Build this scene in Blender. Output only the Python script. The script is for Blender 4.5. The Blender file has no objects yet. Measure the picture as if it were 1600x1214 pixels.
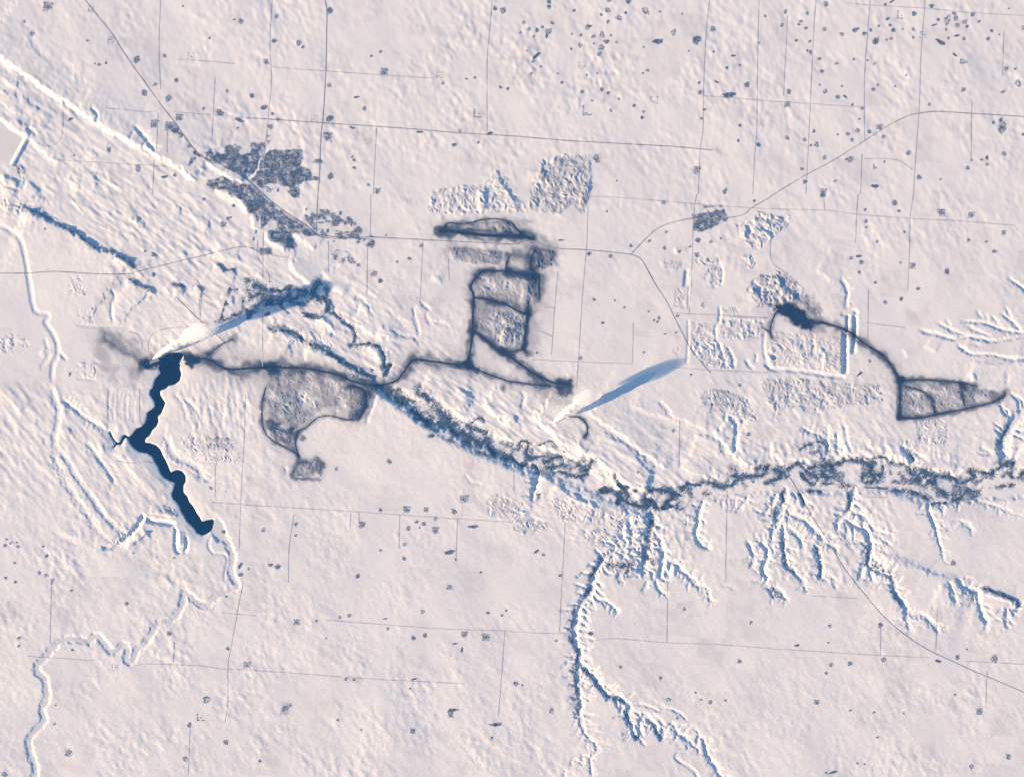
import bpy, math, random
import numpy as np

# ------------------------------------------------------------------ camera, sky, sun, exposure
S = 19.2                       # metres of ground per photograph pixel (one-mile road grid = 84.5 px)
W, H = 1600.0, 1214.0
SUN_EL = math.radians(12.6)
SUN_DIR = math.radians(20.0)   # shadows run towards +x, turned this far towards +y
scene = bpy.context.scene
col = scene.collection
cam_d = bpy.data.cameras.new("camera")
cam = bpy.data.objects.new("camera", cam_d)
col.objects.link(cam)
cam_d.sensor_width = 36.0
cam_d.lens = 400.0
CAM_Z = W * S * cam_d.lens / 36.0
cam.location = (0, 0, CAM_Z)
cam.rotation_euler = (0, 0, 0)
cam_d.clip_start = 1000.0
cam_d.clip_end = 2.0e6
scene.camera = cam

world = bpy.data.worlds.new("World")
scene.world = world
world.use_nodes = True
wn = world.node_tree
bg = wn.nodes["Background"]
sky = wn.nodes.new("ShaderNodeTexSky")
sky.sky_type = 'NISHITA'
sky.sun_disc = False
sky.sun_elevation = SUN_EL
sky.sun_rotation = math.radians(270.0) - SUN_DIR
sky.altitude = 600.0
sky.air_density = 1.0
sky.dust_density = 0.3
sky.ozone_density = 1.5
wn.links.new(sky.outputs[0], bg.inputs[0])
bg.inputs[1].default_value = 0.066

sun_d = bpy.data.lights.new("sun", 'SUN')
sun_d.energy = 5.0
sun_d.angle = math.radians(0.53)
sun_d.color = (1.0, 0.70, 0.39)
sun = bpy.data.objects.new("sun", sun_d)
col.objects.link(sun)
# direction the light travels: away from the sun (left, a little down) and down
sun.rotation_euler = (math.radians(90) - SUN_EL, 0, SUN_DIR - math.radians(90))
AWAY = (math.cos(SUN_DIR), math.sin(SUN_DIR))

scene.view_settings.view_transform = 'Standard'
scene.view_settings.look = 'None'
scene.view_settings.gamma = 1.0
scene.view_settings.exposure = 1.43
scene.cycles.use_denoising = False
scene.cycles.max_bounces = 24
scene.cycles.diffuse_bounces = 2
scene.cycles.volume_bounces = 24
scene.cycles.transparent_max_bounces = 16

rng = np.random.default_rng(7)
random.seed(7)

# ------------------------------------------------------------------ reading positions off the survey tiles
ROW = [0.0, 304.0, 606.0, 910.0]
FR = {'a': (310, 210, 7.985), 'b': (390, 320, 7.985), 'c': (660, 230, 5.714), 'd': (680, 400, 6.667),
      'e': (1140, 320, 4.304), 'f': (1030, 380, 7.985), 'h': (200, 430, 6.667), 'i': (400, 560, 6.008),
      'g': (0, 0, 1.0)}
for c_ in range(4):
    for r_ in range(4):
        FR[f"{c_}{r_}"] = (400.0 * c_, ROW[r_], 3.9925)


def P(s):
    """'00:530,0 600,90|g:100,200 ...' -> photo pixel coordinates"""
    out = []
    for part in s.split('|'):
        f, pts = part.strip().split(':')
        ox, oy, k = FR[f]
        for q in pts.split():
            x, y = q.split(',')
            out.append((ox + float(x) / k, oy + float(y) / k))
    return np.array(out, float)


def wx(px): return (px - W / 2) * S
def wy(py): return (H / 2 - py) * S


def smooth_line(p, step=3.0):
    """Catmull-Rom through the points, about `step` px apart"""
    if len(p) < 3:
        n = max(2, int(np.hypot(*(p[1] - p[0])) / step))
        t = np.linspace(0, 1, n + 1)[:, None]
        return p[0] * (1 - t) + p[1] * t
    q = np.vstack([2 * p[0] - p[1], p, 2 * p[-1] - p[-2]])
    out = []
    for i in range(1, len(q) - 2):
        a, b, c, d = q[i - 1], q[i], q[i + 1], q[i + 2]
        n = max(1, int(math.ceil(np.hypot(*(c - b)) / step)))
        t = (np.arange(n) / n)[:, None]
        out.append(0.5 * (2 * b + (c - a) * t + (2 * a - 5 * b + 4 * c - d) * t ** 2 + (3 * b - a - 3 * c + d) * t ** 3))
    out.append(p[-1][None])
    return np.vstack(out)


# ------------------------------------------------------------------ the ground grid (photo pixels, y down)
STEP = 1.5
x0, x1, y0, y1 = -36.0, 1636.5, -36.0, 1251.0
ix = np.arange(x0, x1 + .1, STEP)
iy = np.arange(y0, y1 + .1, STEP)
NX, NY = len(ix), len(iy)
GX, GY = np.meshgrid(ix, iy)


def band(lo, hi, ang=0.0, stretch=1.0, seed=1):
    """band-limited noise, wavelengths lo..hi px, unit rms; features long along `ang` (deg, photo axes)"""
    r = np.random.default_rng(seed)
    f = np.fft.fft2(r.standard_normal((NY, NX)))
    fy = np.fft.fftfreq(NY, STEP)[:, None]
    fx = np.fft.fftfreq(NX, STEP)[None, :]
    a = math.radians(ang)
    u = (fx * math.cos(a) + fy * math.sin(a)) * stretch
    v = (-fx * math.sin(a) + fy * math.cos(a))
    k = np.sqrt(u * u + v * v) + 1e-9
    lk = np.log(k)
    c = -0.5 * (math.log(lo) + math.log(hi))
    s = 0.5 * (math.log(hi) - math.log(lo)) + 0.12
    g = np.exp(-0.5 * ((lk - c) / s) ** 2) / k
    n = np.real(np.fft.ifft2(f * g))
    return (n - n.mean()) / n.std()


WARPX = band(9, 22, seed=11)
WARPY = band(9, 22, seed=12)
FINEX = band(5, 9, seed=13)
FINEY = band(5, 9, seed=14)


def sstep(a, b, x):
    t = np.clip((x - a) / (b - a), 0, 1)
    return t * t * (3 - 2 * t)


def window(p, reach):
    i0 = max(0, int((p[:, 0].min() - reach - x0) / STEP)); i1 = min(NX, int((p[:, 0].max() + reach - x0) / STEP) + 2)
    j0 = max(0, int((p[:, 1].min() - reach - y0) / STEP)); j1 = min(NY, int((p[:, 1].max() + reach - y0) / STEP) + 2)
    if i1 <= i0 or j1 <= j0:
        return None
    return slice(j0, j1), slice(i0, i1)


def line_dist(p, reach, warp=0.0, fine=0.25):
    """window, distance, signed distance (+ right of travel on screen), arc fraction in px, total length"""
    win = window(p, reach + 3 * warp)
    if win is None:
        return None
    XX = GX[win] + warp * (WARPX[win] + fine * FINEX[win])
    YY = GY[win] + warp * (WARPY[win] + fine * FINEY[win])
    D = np.full(XX.shape, 1e9); SG = np.zeros(XX.shape); AR = np.zeros(XX.shape)
    seg = np.hypot(*(p[1:] - p[:-1]).T)
    acc = 0.0
    ox = x0 + win[1].start * STEP; oy = y0 + win[0].start * STEP
    for k in range(len(p) - 1):
        a, b = p[k], p[k + 1]
        L = seg[k]
        if L < 1e-6:
            continue
        R = reach + 3 * warp
        i0 = max(0, int((min(a[0], b[0]) - R - ox) / STEP)); i1 = max(0, int((max(a[0], b[0]) + R - ox) / STEP) + 2)
        j0 = max(0, int((min(a[1], b[1]) - R - oy) / STEP)); j1 = max(0, int((max(a[1], b[1]) + R - oy) / STEP) + 2)
        sl = (slice(j0, j1), slice(i0, i1))
        X = XX[sl]; Y = YY[sl]
        if X.size == 0:
            acc += L; continue
        dx, dy = (b - a) / L
        t = (X - a[0]) * dx + (Y - a[1]) * dy
        tc = np.clip(t, 0, L)
        ex = X - a[0] - tc * dx; ey = Y - a[1] - tc * dy
        d = np.sqrt(ex * ex + ey * ey)
        sg = np.where((dx * ey - dy * ex) >= 0, 1.0, -1.0)
        m = d < D[sl]
        D[sl] = np.where(m, d, D[sl])
        SG[sl] = np.where(m, sg, SG[sl])
        AR[sl] = np.where(m, acc + t, AR[sl])
        acc += L
    return win, D, SG * D, AR, acc


def poly_sd(p, reach, warp=0.0):
    """signed distance to a polygon, negative inside"""
    q = np.vstack([p, p[:1]])
    r = line_dist(q, reach, warp)
    if r is None:
        return None
    win, D = r[0], r[1]
    X = GX[win] + warp * (WARPX[win] + 0.25 * FINEX[win])
    Y = GY[win] + warp * (WARPY[win] + 0.25 * FINEY[win])
    ins = np.zeros(X.shape, bool)
    for k in range(len(p)):
        (ax, ay), (bx, by) = p[k], p[(k + 1) % len(p)]
        if ay == by:
            continue
        c = ((ay > Y) != (by > Y)) & (X < (bx - ax) * (Y - ay) / (by - ay) + ax)
        ins ^= c
    return win, np.where(ins, -np.minimum(D, 1e6), D)


# height layers (metres) and stain layers (0..1)
HB = np.zeros((NY, NX)); VAL = np.zeros((NY, NX))
COAL = np.zeros((NY, NX)); GREY = np.zeros((NY, NX)); ICE = np.zeros((NY, NX)); EARTH = np.zeros((NY, NX))


def blob(cx, cy, rx, ry):
    return np.exp(-((GX - cx) / rx) ** 2 - ((GY - cy) / ry) ** 2)


# rolling prairie
calm = np.clip(1.6 * blob(70, 480, 110, 130) + 1.3 * blob(620, 720, 170, 70) + 1.2 * blob(960, 520, 130, 150)
               + 1.2 * blob(1450, 520, 160, 70) + 0.9 * blob(1150, 980, 250, 110) + 1.0 * blob(1500, 860, 120, 60)
               + 0.9 * blob(760, 900, 250, 90) + 0.8 * blob(60, 1150, 60, 80), 0, 1)
rough = (1.0 - 0.72 * calm) * np.clip(0.85 + 0.4 * band(70, 220, seed=20), 0.25, 1.7)
gain = 1.0 + 0.55 * blob(150, 880, 260, 170) + 0.5 * blob(900, 120, 250, 130) + 0.35 * blob(300, 180, 250, 120) + 0.3 * blob(620, 1120, 300, 120) \
    + 0.35 * blob(200, 350, 160, 80)
HB += 5.0 * band(120, 320, seed=21)
HB += 1.05 * rough * gain * (0.95 * band(9, 20, 55, 1.25, seed=22) + 1.15 * band(18, 45, 50, 1.5, seed=23) + 0.1 * band(4, 8, 60, 1.2, seed=24))
HB += 1.6 * band(45, 110, 48, 1.9, seed=25) * (1 - .5 * calm)


FORK = np.random.default_rng(77)


def gully(s, depth, floor=0.6, wall=4.0, warp=0.9, taper=18.0, ice=0.0, d2=None, forks=None):
    p = smooth_line(P(s)) if isinstance(s, str) else s
    big = forks is None and depth >= 9 and warp >= 0.5 and not ice
    r = line_dist(p, floor + (4.2 if big else 1.4) * wall + 2, warp, 0.7)
    if r is None:
        return
    win, D, _, AR, L = r
    t = np.clip(np.minimum(AR + taper * 0.35, L - AR + taper * 0.35) / taper, 0, 1)
    frac = np.clip(AR / max(L, 1), 0, 1)
    dep = depth if d2 is None else depth + (d2 - depth) * frac
    sc = 1.0 if d2 is None else np.sqrt(dep / depth)
    v = 1.9 * dep * t * (1 - sstep(floor * sc, (floor + 1.36 * wall) * sc, D))
    if big:
        v += 0.22 * dep * t * (1 - sstep(0, floor + 4.0 * wall, D))
    VAL[win] = np.maximum(VAL[win], v)
    if ice:
        ICE[win] = np.maximum(ICE[win], ice * (1 - sstep(floor * .8, floor * 1.15, D)))
    if big:
        acc = np.concatenate([[0], np.cumsum(np.hypot(*(p[1:] - p[:-1]).T))])
        a = FORK.uniform(3, 7)
        while a < acc[-1] - 3:
            k = min(int(np.searchsorted(acc, a)), len(p) - 2)
            c = p[k]; d = p[k + 1] - p[k]; d = d / (np.hypot(*d) + 1e-9)
            side = FORK.choice([-1, 1]); ang = math.radians(FORK.uniform(48, 88))
            u = np.array([d[0] * math.cos(ang) - side * d[1] * math.sin(ang), d[1] * math.cos(ang) + side * d[0] * math.sin(ang)])
            fr = a / acc[-1]
            q = depth if d2 is None else depth + (d2 - depth) * fr
            ln = FORK.uniform(.9, 3.2) * wall * (1.0 if q > 12 else .7) + 1.7 * wall
            w = np.array([-u[1], u[0]]) * FORK.uniform(-.25, .25) * ln
            gully(smooth_line(np.array([c, c + u * ln * .55 + w, c + u * ln]), 2.0), q * FORK.uniform(.5, .85), .3, min(2.6, wall * .6), .4, ln * .8, forks=0)
            a += FORK.uniform(3.5, 9.0)


def scarp(s, kind, h, w=6.0, L=90.0, warp=1.2, taper=18.0):
    """one slope: 'lit' faces the sun, 'shade' faces away; the other side dies out gently"""
    w = 1.25 * w
    p = smooth_line(P(s))
    r = line_dist(p, 2.3 * L + w, warp)
    if r is None:
        return
    win, D, sd, AR, T = r
    d = p[-1] - p[0]
    # right-of-travel normal in photo axes is (-dy, dx); AWAY in photo axes is (cos, -sin)
    n = np.array([-d[1], d[0]])
    if n @ np.array([AWAY[0], -AWAY[1]]) < 0:
        sd = -sd
    t = np.clip(np.minimum(AR, T - AR) / taper, 0, 1)
    t = t * t * (3 - 2 * t)
    if kind == 'lit':
        f = sstep(-w / 2, w / 2, sd) * np.exp(-np.maximum(sd - w / 2, 0) / L) * (1 - sstep(1.6 * L, 2.2 * L, sd))
    else:
        f = sstep(-w / 2, w / 2, -sd) * np.exp(-np.maximum(-sd - w / 2, 0) / L) * (1 - sstep(1.6 * L, 2.2 * L, -sd))
    HB[win] += 1.75 * h * t * f


def basin(s, depth, wall=7.0, warp=1.5, smooth=True):
    p = P(s)
    if smooth:
        p = smooth_line(np.vstack([p, p[:1]]))[:-1]
    r = poly_sd(p, wall + 4, warp)
    if r is None:
        return
    win, sd = r
    VAL[win] = np.maximum(VAL[win], depth * (1 - sstep(-wall / 2, wall / 2, sd)))


RID = band(5, 9, seed=31)
RID2 = band(7, 16, seed=32)
LUMP = band(10, 26, seed=33)
SOFT = band(16, 60, 35, 1.6, seed=34)
SWIRL = band(45, 130, seed=35)
SWIRL2 = band(22, 45, seed=36)


def spoil(s, amp=7.0, period=5.0, ang=60.0, lump=4.0, rise=0.0, coal=0.0, grey=0.0, edge=3.0, warp=0.8, ridge=1.0):
    """mined-out ground: rows of spoil heaps inside a polygon"""
    p = P(s)
    r = poly_sd(p, edge + 3, warp)
    if r is None:
        return
    win, sd = r
    m = 1 - sstep(-edge, 0.6, sd)
    a = math.radians(ang)
    amp = max(amp, 3.8)
    period = max(period * 1.15, 6.0)
    u = GX[win] * math.cos(a) + GY[win] * math.sin(a) + 0.18 * WARPX[win] * period + 2.2 * SWIRL[win] * period + 0.9 * SWIRL2[win] * period
    rd = np.sin(2 * np.pi * u / period) * np.clip(0.8 + 0.35 * LUMP[win], 0.2, 1.4)
    HB[win] += m * (1.7 * amp * (ridge * 0.9 * rd + 0.06 * RID[win] + 0.22 * RID2[win]) + lump * (0.7 * LUMP[win] + 0.8 * SOFT[win]) + rise)
    if coal:
        COAL[win] = np.maximum(COAL[win], m * coal * np.clip(0.8 + 0.25 * SOFT[win] + 0.08 * RID2[win], 0.1, 1))
    if grey:
        GREY[win] = np.maximum(GREY[win], m * grey * np.clip(0.8 + 0.25 * SOFT[win], 0.2, 1))


def dust_line(s, core, soft, amt, warp=0.45):
    p = smooth_line(P(s))
    core, soft = 1.7 * core, 1.15 * soft
    r = line_dist(p, core + 6.0 * soft, warp, 0.0)
    if r is None:
        return
    win, D = r[0], r[1]
    sf_ = soft * np.clip(1 + .3 * SWIRL2[win], .45, 1.7); D = D + .4 * LUMP[win]
    v = amt * np.clip(np.exp(-(np.maximum(D - core * np.clip(1 + .3 * SWIRL2[win], .4, 1.8), 0) / sf_) ** 2), 0, 1) * np.clip(0.93 + 0.12 * SOFT[win], 0, 1)
    v = np.maximum(v, .34 * amt * np.exp(-(D / (2.6 * soft)) ** 2))
    COAL[win] = 1 - (1 - COAL[win]) * (1 - np.clip(v, 0, 1))


def dust_area(s, amt, soft=6.0, layer=None, warp=1.5, mott=0.25):
    lay = COAL if layer is None else layer
    r = poly_sd(P(s), 3 * soft, warp)
    if r is None:
        return
    win, sd = r
    v = amt * (1 - sstep(-soft, soft, sd)) * np.clip(1 - .6 * mott + mott * SOFT[win] + 0.15 * mott * RID2[win], 0.15, 1)
    lay[win] = 1 - (1 - lay[win]) * (1 - np.clip(v, 0, 1))


# ------------------------------------------------------------------ relief read from the photograph
# Souris valley, upper part: long bright north wall and the benches below it
scarp("g:-36,64|00:0,365 100,430 200,500 300,575 400,640 500,700 620,780 700,835 800,885 900,935 1000,990 1100,1045 1180,1105 1240,1150", 'lit', 30, 8, 70)
scarp("g:-30,180|00:0,745 60,800 150,850 250,935 330,1000 350,1050", 'lit', 16, 5, 40)
scarp("00:0,645 80,700 140,730", 'lit', 8, 5, 20, taper=8)
scarp("00:0,480 60,530 130,560", 'lit', 6, 4, 20, taper=8)
scarp("00:170,780 250,850", 'lit', 8, 4, 18, taper=8)
scarp("00:0,555 50,585 110,575", 'shade', 9, 4, 20, taper=8)
scarp("00:90,480 140,545", 'shade', 6, 4, 15, taper=6)
scarp("00:130,585 190,640 250,700", 'shade', 9, 4, 22, taper=8)
scarp("00:90,730 150,780 210,850", 'shade', 11, 5, 25, taper=8)
scarp("00:470,690 600,770", 'lit', 8, 5, 25, taper=8)
scarp("00:0,1090 60,1110 130,1150", 'shade', 14, 6, 25, taper=6)
scarp("00:170,1130 210,1160 250,1200", 'shade', 14, 6, 20, taper=5)
scarp("00:0,1160 60,1180 120,1200", 'shade', 10, 5, 15, taper=5)
scarp("00:0,1120 60,1160 140,1190", 'lit', 8, 5, 15, taper=6)
scarp("00:400,1100 450,1160 480,1210", 'lit', 9, 7, 35, taper=8)
scarp("00:590,1060 600,1130 610,1200", 'shade', 8, 4, 18, taper=6)
scarp("00:640,1040 680,1130 720,1210", 'lit', 7, 5, 25, taper=8)
scarp("00:840,1050 900,1120 950,1170", 'shade', 5, 6, 25, taper=8)
scarp("00:560,930 620,970", 'shade', 6, 4, 15, taper=5)
scarp("00:660,890 690,960", 'shade', 6, 4, 12, taper=5)
gully("00:570,670 600,710 605,750", 10, 0.4, 3.0, 0.5, 8)
gully("00:840,790 880,830 930,890 975,950", 13, 0.5, 4.0, 0.5, 10)
gully("00:130,120 190,200 230,300 300,380", 3, 1, 4, 1, 12)
gully("00:400,390 460,450 540,520", 3, 1, 4, 1, 10)
gully("00:1230,0 1240,0", 0)
# south-west wall of the upper valley
scarp("01:130,80 230,120 330,170 430,215 520,270 600,330 680,360 780,400 850,455", 'shade', 26, 7, 60, 1.6)
scarp("01:0,60 100,70 180,90 260,130", 'shade', 12, 6, 25, 1.6, 10)
scarp("01:0,20 100,60 260,60", 'lit', 8, 5, 18, taper=8)
scarp("01:90,90 110,150", 'lit', 6, 4, 15, taper=5)
scarp("01:240,0 290,30", 'shade', 9, 4, 15, taper=4)
scarp("01:670,380 760,440 830,490 910,545", 'lit', 15, 8, 40)
scarp("01:670,430 740,490", 'shade', 8, 5, 20, taper=6)
scarp("01:790,520 870,560 950,590 970,640", 'shade', 17, 6, 40, taper=9)
scarp("01:430,10 500,100 560,150 700,230 830,280", 'lit', 6, 5, 35)
scarp("01:800,140 850,200 880,220", 'lit', 7, 4, 18, taper=6)
scarp("01:840,130 870,180", 'shade', 9, 4, 15, taper=6)
scarp("01:890,170 905,220", 'shade', 8, 4, 12, taper=5)
scarp("01:1120,70 1130,140", 'shade', 7, 4, 15, taper=5)
scarp("01:1170,110 1220,170 1310,200", 'lit', 8, 5, 25, taper=8)
scarp("01:1280,170 1320,195", 'shade', 7, 4, 12, taper=4)
scarp("01:940,480 970,510", 'shade', 8, 4, 14, taper=4)
scarp("01:1075,560 1120,565 1160,600", 'shade', 14, 6, 25, taper=6)
scarp("01:1020,580 1070,620", 'lit', 9, 6, 20, taper=6)
scarp("01:1235,560 1260,610 1250,650", 'shade', 11, 5, 14, taper=6)
scarp("01:1380,610 1440,640 1470,690", 'shade', 10, 6, 25, taper=6)
scarp("01:1350,420 1400,470 1480,480", 'shade', 13, 5, 20, taper=6)
scarp("01:1330,390 1420,410 1500,420", 'lit', 8, 5, 20, taper=6)
scarp("01:960,360 980,390", 'shade', 6, 4, 12, taper=4)
# lit bluffs and ravine through the town
scarp("a:70,360 200,430 300,495 400,550 500,590 590,610", 'lit', 17, 4, 30, 0.7, 10)
gully("a:870,190 800,260 760,320 730,400 690,490 600,560", 8, 0.5, 2.2, 0.5, 6)
scarp("a:180,710 330,785 450,835 560,925 610,1010", 'lit', 18, 9, 40, 0.8, 10)
scarp("b:0,140 40,230 25,300", 'lit', 11, 5, 15, 0.6, 5)
scarp("b:200,330 200,430 300,500 380,550 450,590", 'lit', 15, 5, 22, 0.6, 5)
scarp("b:490,690 540,820 620,890 700,970 790,1050", 'lit', 15, 7, 35, 0.9, 7)
scarp("b:520,370 640,430 740,520 800,580", 'lit', 12, 6, 25, 0.8, 6)
scarp("b:470,400 520,520 590,540", 'shade', 10, 4, 15, 0.5, 5)
scarp("b:900,800 930,880 1000,960 1070,1060 1200,1140", 'lit', 10, 6, 40, 0.8, 8)
scarp("b:80,830 130,900 190,970", 'lit', 9, 4, 15, 0.5, 6)
# lower town terraces and old workings
scarp("11:480,680 560,790 640,830 720,870 880,920", 'lit', 12, 7, 45, 1.5)
scarp("11:440,630 480,720 560,800 600,850", 'shade', 9, 4, 20, 1.5, 8)
gully("11:610,650 650,640 700,700 740,760", 6, 0.6, 2.5, 0.8, 8)
gully("11:640,680 630,740 600,760 640,800 700,790", 5, 0.5, 2.4, 0.8, 8)
scarp("11:640,680 700,780", 'lit', 7, 4, 20, taper=6)
scarp("11:360,760 420,800 500,870", 'lit', 10, 5, 30, 0.8, 8)
scarp("11:400,750 460,800 510,850", 'shade', 12, 5, 15, 0.8, 6)
scarp("11:690,620 800,700 900,760 1000,850", 'lit', 5, 8, 60)
gully("11:985,700 990,770 1010,830 1015,890", 6, 0.8, 2.8, 0.5, 6)
gully("11:900,880 1010,890", 5, 0.8, 2.8, 0.5, 6)
gully("11:1030,680 1090,720", 7, 0.8, 2.8, 0.5, 6)
gully("11:1060,740 1080,790 1150,800 1210,830", 5, 0.8, 3, 0.8, 6)
scarp("11:1100,530 1160,560", 'lit', 6, 6, 20, taper=5)
scarp("11:1110,490 1150,530", 'shade', 6, 4, 12, taper=5)
scarp("11:760,810 830,830 890,880 960,900 1030,930", 'shade', 7, 5, 25, 1.2, 8)
scarp("11:90,820 200,850 270,880 290,910", 'shade', 13, 6, 25, 1.5, 8)
scarp("11:320,925 420,965 500,1020 620,1090 740,1150", 'shade', 20, 6, 45, 1.6, 8)
scarp("11:690,950 740,1000 770,1060", 'lit', 10, 5, 20, 1.0, 6)
scarp("11:720,920 780,970 790,1040 850,1080", 'shade', 11, 4, 15, 1.0, 6)
scarp("11:810,940 830,1000", 'lit', 8, 4, 12, taper=5)
scarp("11:90,800 130,790", 'lit', 8, 4, 12, taper=4)
scarp("11:190,930 240,1000", 'shade', 8, 4, 12, taper=4)
# Souris valley, lower part
basin("g:604,596 650,622 720,652 790,688 850,700 900,716 955,757 1010,778 1060,762 1130,742 1200,727 1270,722 1330,713 1380,716 1440,731 1520,738 1640,728"
      " 1640,768 1530,783 1450,788 1390,770 1330,772 1260,770 1200,772 1120,778 1060,788 1000,800 940,778 880,752 830,742 770,720 700,688 640,648 590,612", 32, 11, 1.1)
scarp("11:700,1150 760,1190|12:760,30 840,60 900,95 960,145 1010,200 1090,240 1190,262 1260,310 1330,360 1430,372 1490,420 1560,460|22:0,480 100,510 160,520", 'shade', 20, 8, 60, 1.6, 10)
scarp("22:180,540 280,600 380,670 480,720 600,770", 'shade', 10, 7, 40, 1.4, 10)
scarp("12:1020,0 1100,40 1200,120 1330,150", 'lit', 14, 7, 40, 1.2, 10)
scarp("12:1250,0 1330,50 1360,120", 'shade', 12, 5, 20, 1.2, 8)
scarp("12:1400,100 1500,170 1597,250", 'lit', 14, 8, 45, 1.5, 10)
scarp("22:0,170 70,250", 'shade', 9, 4, 20, 1, 6)
scarp("22:20,150 80,200", 'lit', 7, 5, 15, 1, 6)
gully("22:60,20 75,70 55,140", 8, 0.7, 3, 0.6, 7)
scarp("22:120,180 220,260 300,340 400,400 520,450 620,540 720,600 860,640", 'lit', 22, 8, 55, 1.8, 10)
scarp("22:400,300 420,370 470,410", 'lit', 9, 5, 18, 1, 6)
scarp("22:460,160 560,220 700,310 800,390 880,450 960,520", 'lit', 14, 6, 50, 1.2, 12)
scarp("22:560,260 680,340 780,400 850,470", 'shade', 11, 4, 30, 1.0, 10)
scarp("22:760,420 830,500 900,540", 'shade', 8, 4, 20, 1.0, 8)
scarp("22:720,110 850,160 960,190 1100,240 1230,290", 'lit', 9, 7, 60, 1.0, 15)
gully("22:900,70 960,130 1000,180 1090,220 1200,270", 6, 0.6, 3, 0.8, 10)
scarp("22:1140,280 1230,310 1300,360 1320,430", 'shade', 11, 6, 25, 1.2, 8)
scarp("22:1250,280 1310,330 1350,400 1420,450 1500,510", 'lit', 16, 6, 35, 1.2, 8)
scarp("22:1250,490 1330,540 1400,550", 'shade', 9, 4, 15, 1.0, 6)
scarp("22:1050,500 1150,540 1240,560", 'lit', 9, 5, 25, 1.2, 8)
gully("22:1350,170 1390,210 1400,270 1390,360 1410,400", 14, 0.7, 4, 0.7, 8)
gully("22:1460,190 1420,260 1400,330", 9, 0.7, 3, 0.7, 8)
gully("22:1290,270 1330,190 1350,150", 6, 0.6, 3, 0.6, 6)
scarp("22:280,590 360,660 450,700 540,750", 'shade', 11, 6, 30, 1.2, 8)
scarp("22:330,680 440,730 560,770 600,820", 'lit', 6, 4, 25, 1.2, 8)
gully("22:170,500 165,560 145,620 120,700", 16, 0.8, 4, 0.6, 10)
gully("22:340,560 420,620 480,650", 7, 0.6, 3, 0.8, 8)
# gullied south side
gully("22:880,760 865,850 845,950 835,1060 800,1170", 30, 2.0, 7, 1.4, 12)
gully("22:905,920 935,1000 940,1080 915,1190", 20, 0.8, 4.5, 1.0, 10)
gully("22:860,960 760,985 660,1020 580,1060 530,1130 500,1214|23:475,90 415,150 405,230 395,300 400,380 425,440 415,530 412,640 428,740 425,850 452,930 470,965 515,1000 545,1050", 32, 1.4, 6.0, 1.3, 14, d2=9)
gully("23:545,1050 500,1080 490,1130 505,1240", 9, 0.5, 2.6, 0.7, 6)
gully("23:490,1085 445,1085 440,1130 385,1100 370,1150", 7, 0.5, 2.4, 0.6, 6)
gully("23:440,1130 385,1105", 6, 0.5, 2.4, 0.6, 4)
gully("23:350,1180 330,1180 325,1240", 7, 0.5, 2.4, 0.6, 4)
gully("23:420,500 500,580 550,650 600,710 650,705 700,740 735,775 715,830 745,890 765,950 800,955 795,900 825,825 870,870 900,910 930,970 955,915 1000,885 1030,930 1080,970 1105,990", 26, 1.0, 4.6, 1.1, 12, d2=13)
gully("23:1105,990 1145,1020 1170,960 1200,995 1220,1070 1260,1130 1290,1190 1315,1240", 13, 0.8, 3.4, 0.8, 8)
gully("23:735,770 790,762 860,775 920,800 960,782 1030,805 1095,860", 7, 0.5, 2.4, 0.5, 8)
gully("23:1105,990 1085,1050 1020,1075 1040,1110 1120,1160 1170,1220", 7, 0.5, 2.4, 0.6, 8)
gully("23:475,60 520,90 545,110 590,115 620,150 665,185", 15, 0.5, 3.2, 0.8, 10)
gully("23:410,150 460,155 495,150 500,100", 9, 0.5, 3, 0.7, 6)
for k, (sx, sy) in enumerate([(400, 250), (395, 300), (400, 360), (410, 470), (405, 560), (405, 640), (415, 720), (430, 830)]):
    gully(f"23:{sx},{sy} {sx - 45},{sy - 18 + 9 * (k % 4)}", 14, 0.3, 2.6, 0.5, 6)
    gully(f"23:{sx + 20},{sy} {sx + 75},{sy + 10 - 14 * (k % 3)}", 12, 0.3, 2.6, 0.5, 6)
gully("22:960,1080 1020,1100 1080,1160 1150,1212|23:1130,5 1165,20 1215,40 1230,90 1260,130", 18, 0.7, 4, 1.0, 12, d2=8)
gully("22:930,1090 960,1140 975,1190", 12, 0.5, 3, 0.8, 8)
gully("23:900,-20 915,40 940,65 970,72", 10, 0.5, 3, 0.7, 7)
gully("23:840,-10 835,30 805,45", 9, 0.5, 3, 0.7, 7)
gully("23:1310,10 1400,40", 4, 0.5, 3, 0.7, 7)
gully("22:780,1080 700,1120 660,1200", 14, 0.8, 4, 1.2, 8)
gully("22:640,1010 610,1100 590,1130", 12, 0.8, 4, 1.2, 6)
gully("22:720,800 740,880 760,960", 12, 0.7, 4, 1.0, 8)
gully("22:690,860 680,950 720,1000", 10, 0.7, 4, 1.0, 8)
gully("22:1190,690 1165,800 1150,920 1180,980 1240,1000", 17, 0.7, 4, 0.9, 10)
gully("22:1250,690 1340,690 1390,700 1380,770", 10, 0.6, 4, 1.0, 7)
gully("22:1480,660 1450,720 1400,770", 12, 0.6, 4, 1.0, 7)
gully("22:1470,950 1490,1000 1510,1060 1490,1130", 14, 0.6, 4, 0.9, 8)
gully("22:1540,970 1580,990 1590,1060 1565,1130 1597,1200", 20, 0.6, 4.5, 0.9, 8)
gully("22:1500,960 1560,940 1597,930", 12, 0.6, 4, 0.9, 8)
gully("32:60,660 20,730 -30,800", 16, 0.8, 4.5, 1.0, 8)
gully("32:105,610 95,720 65,790 45,870 20,960 30,1040", 24, 1.6, 6, 1.3, 8, d2=10)
gully("32:100,860 95,960 105,1060 125,1120 180,1165 240,1220", 24, 0.9, 5, 1.1, 8, d2=12)
gully("33:-10,20 20,60 50,100", 12, 0.7, 3.6, 0.8, 7)
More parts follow.
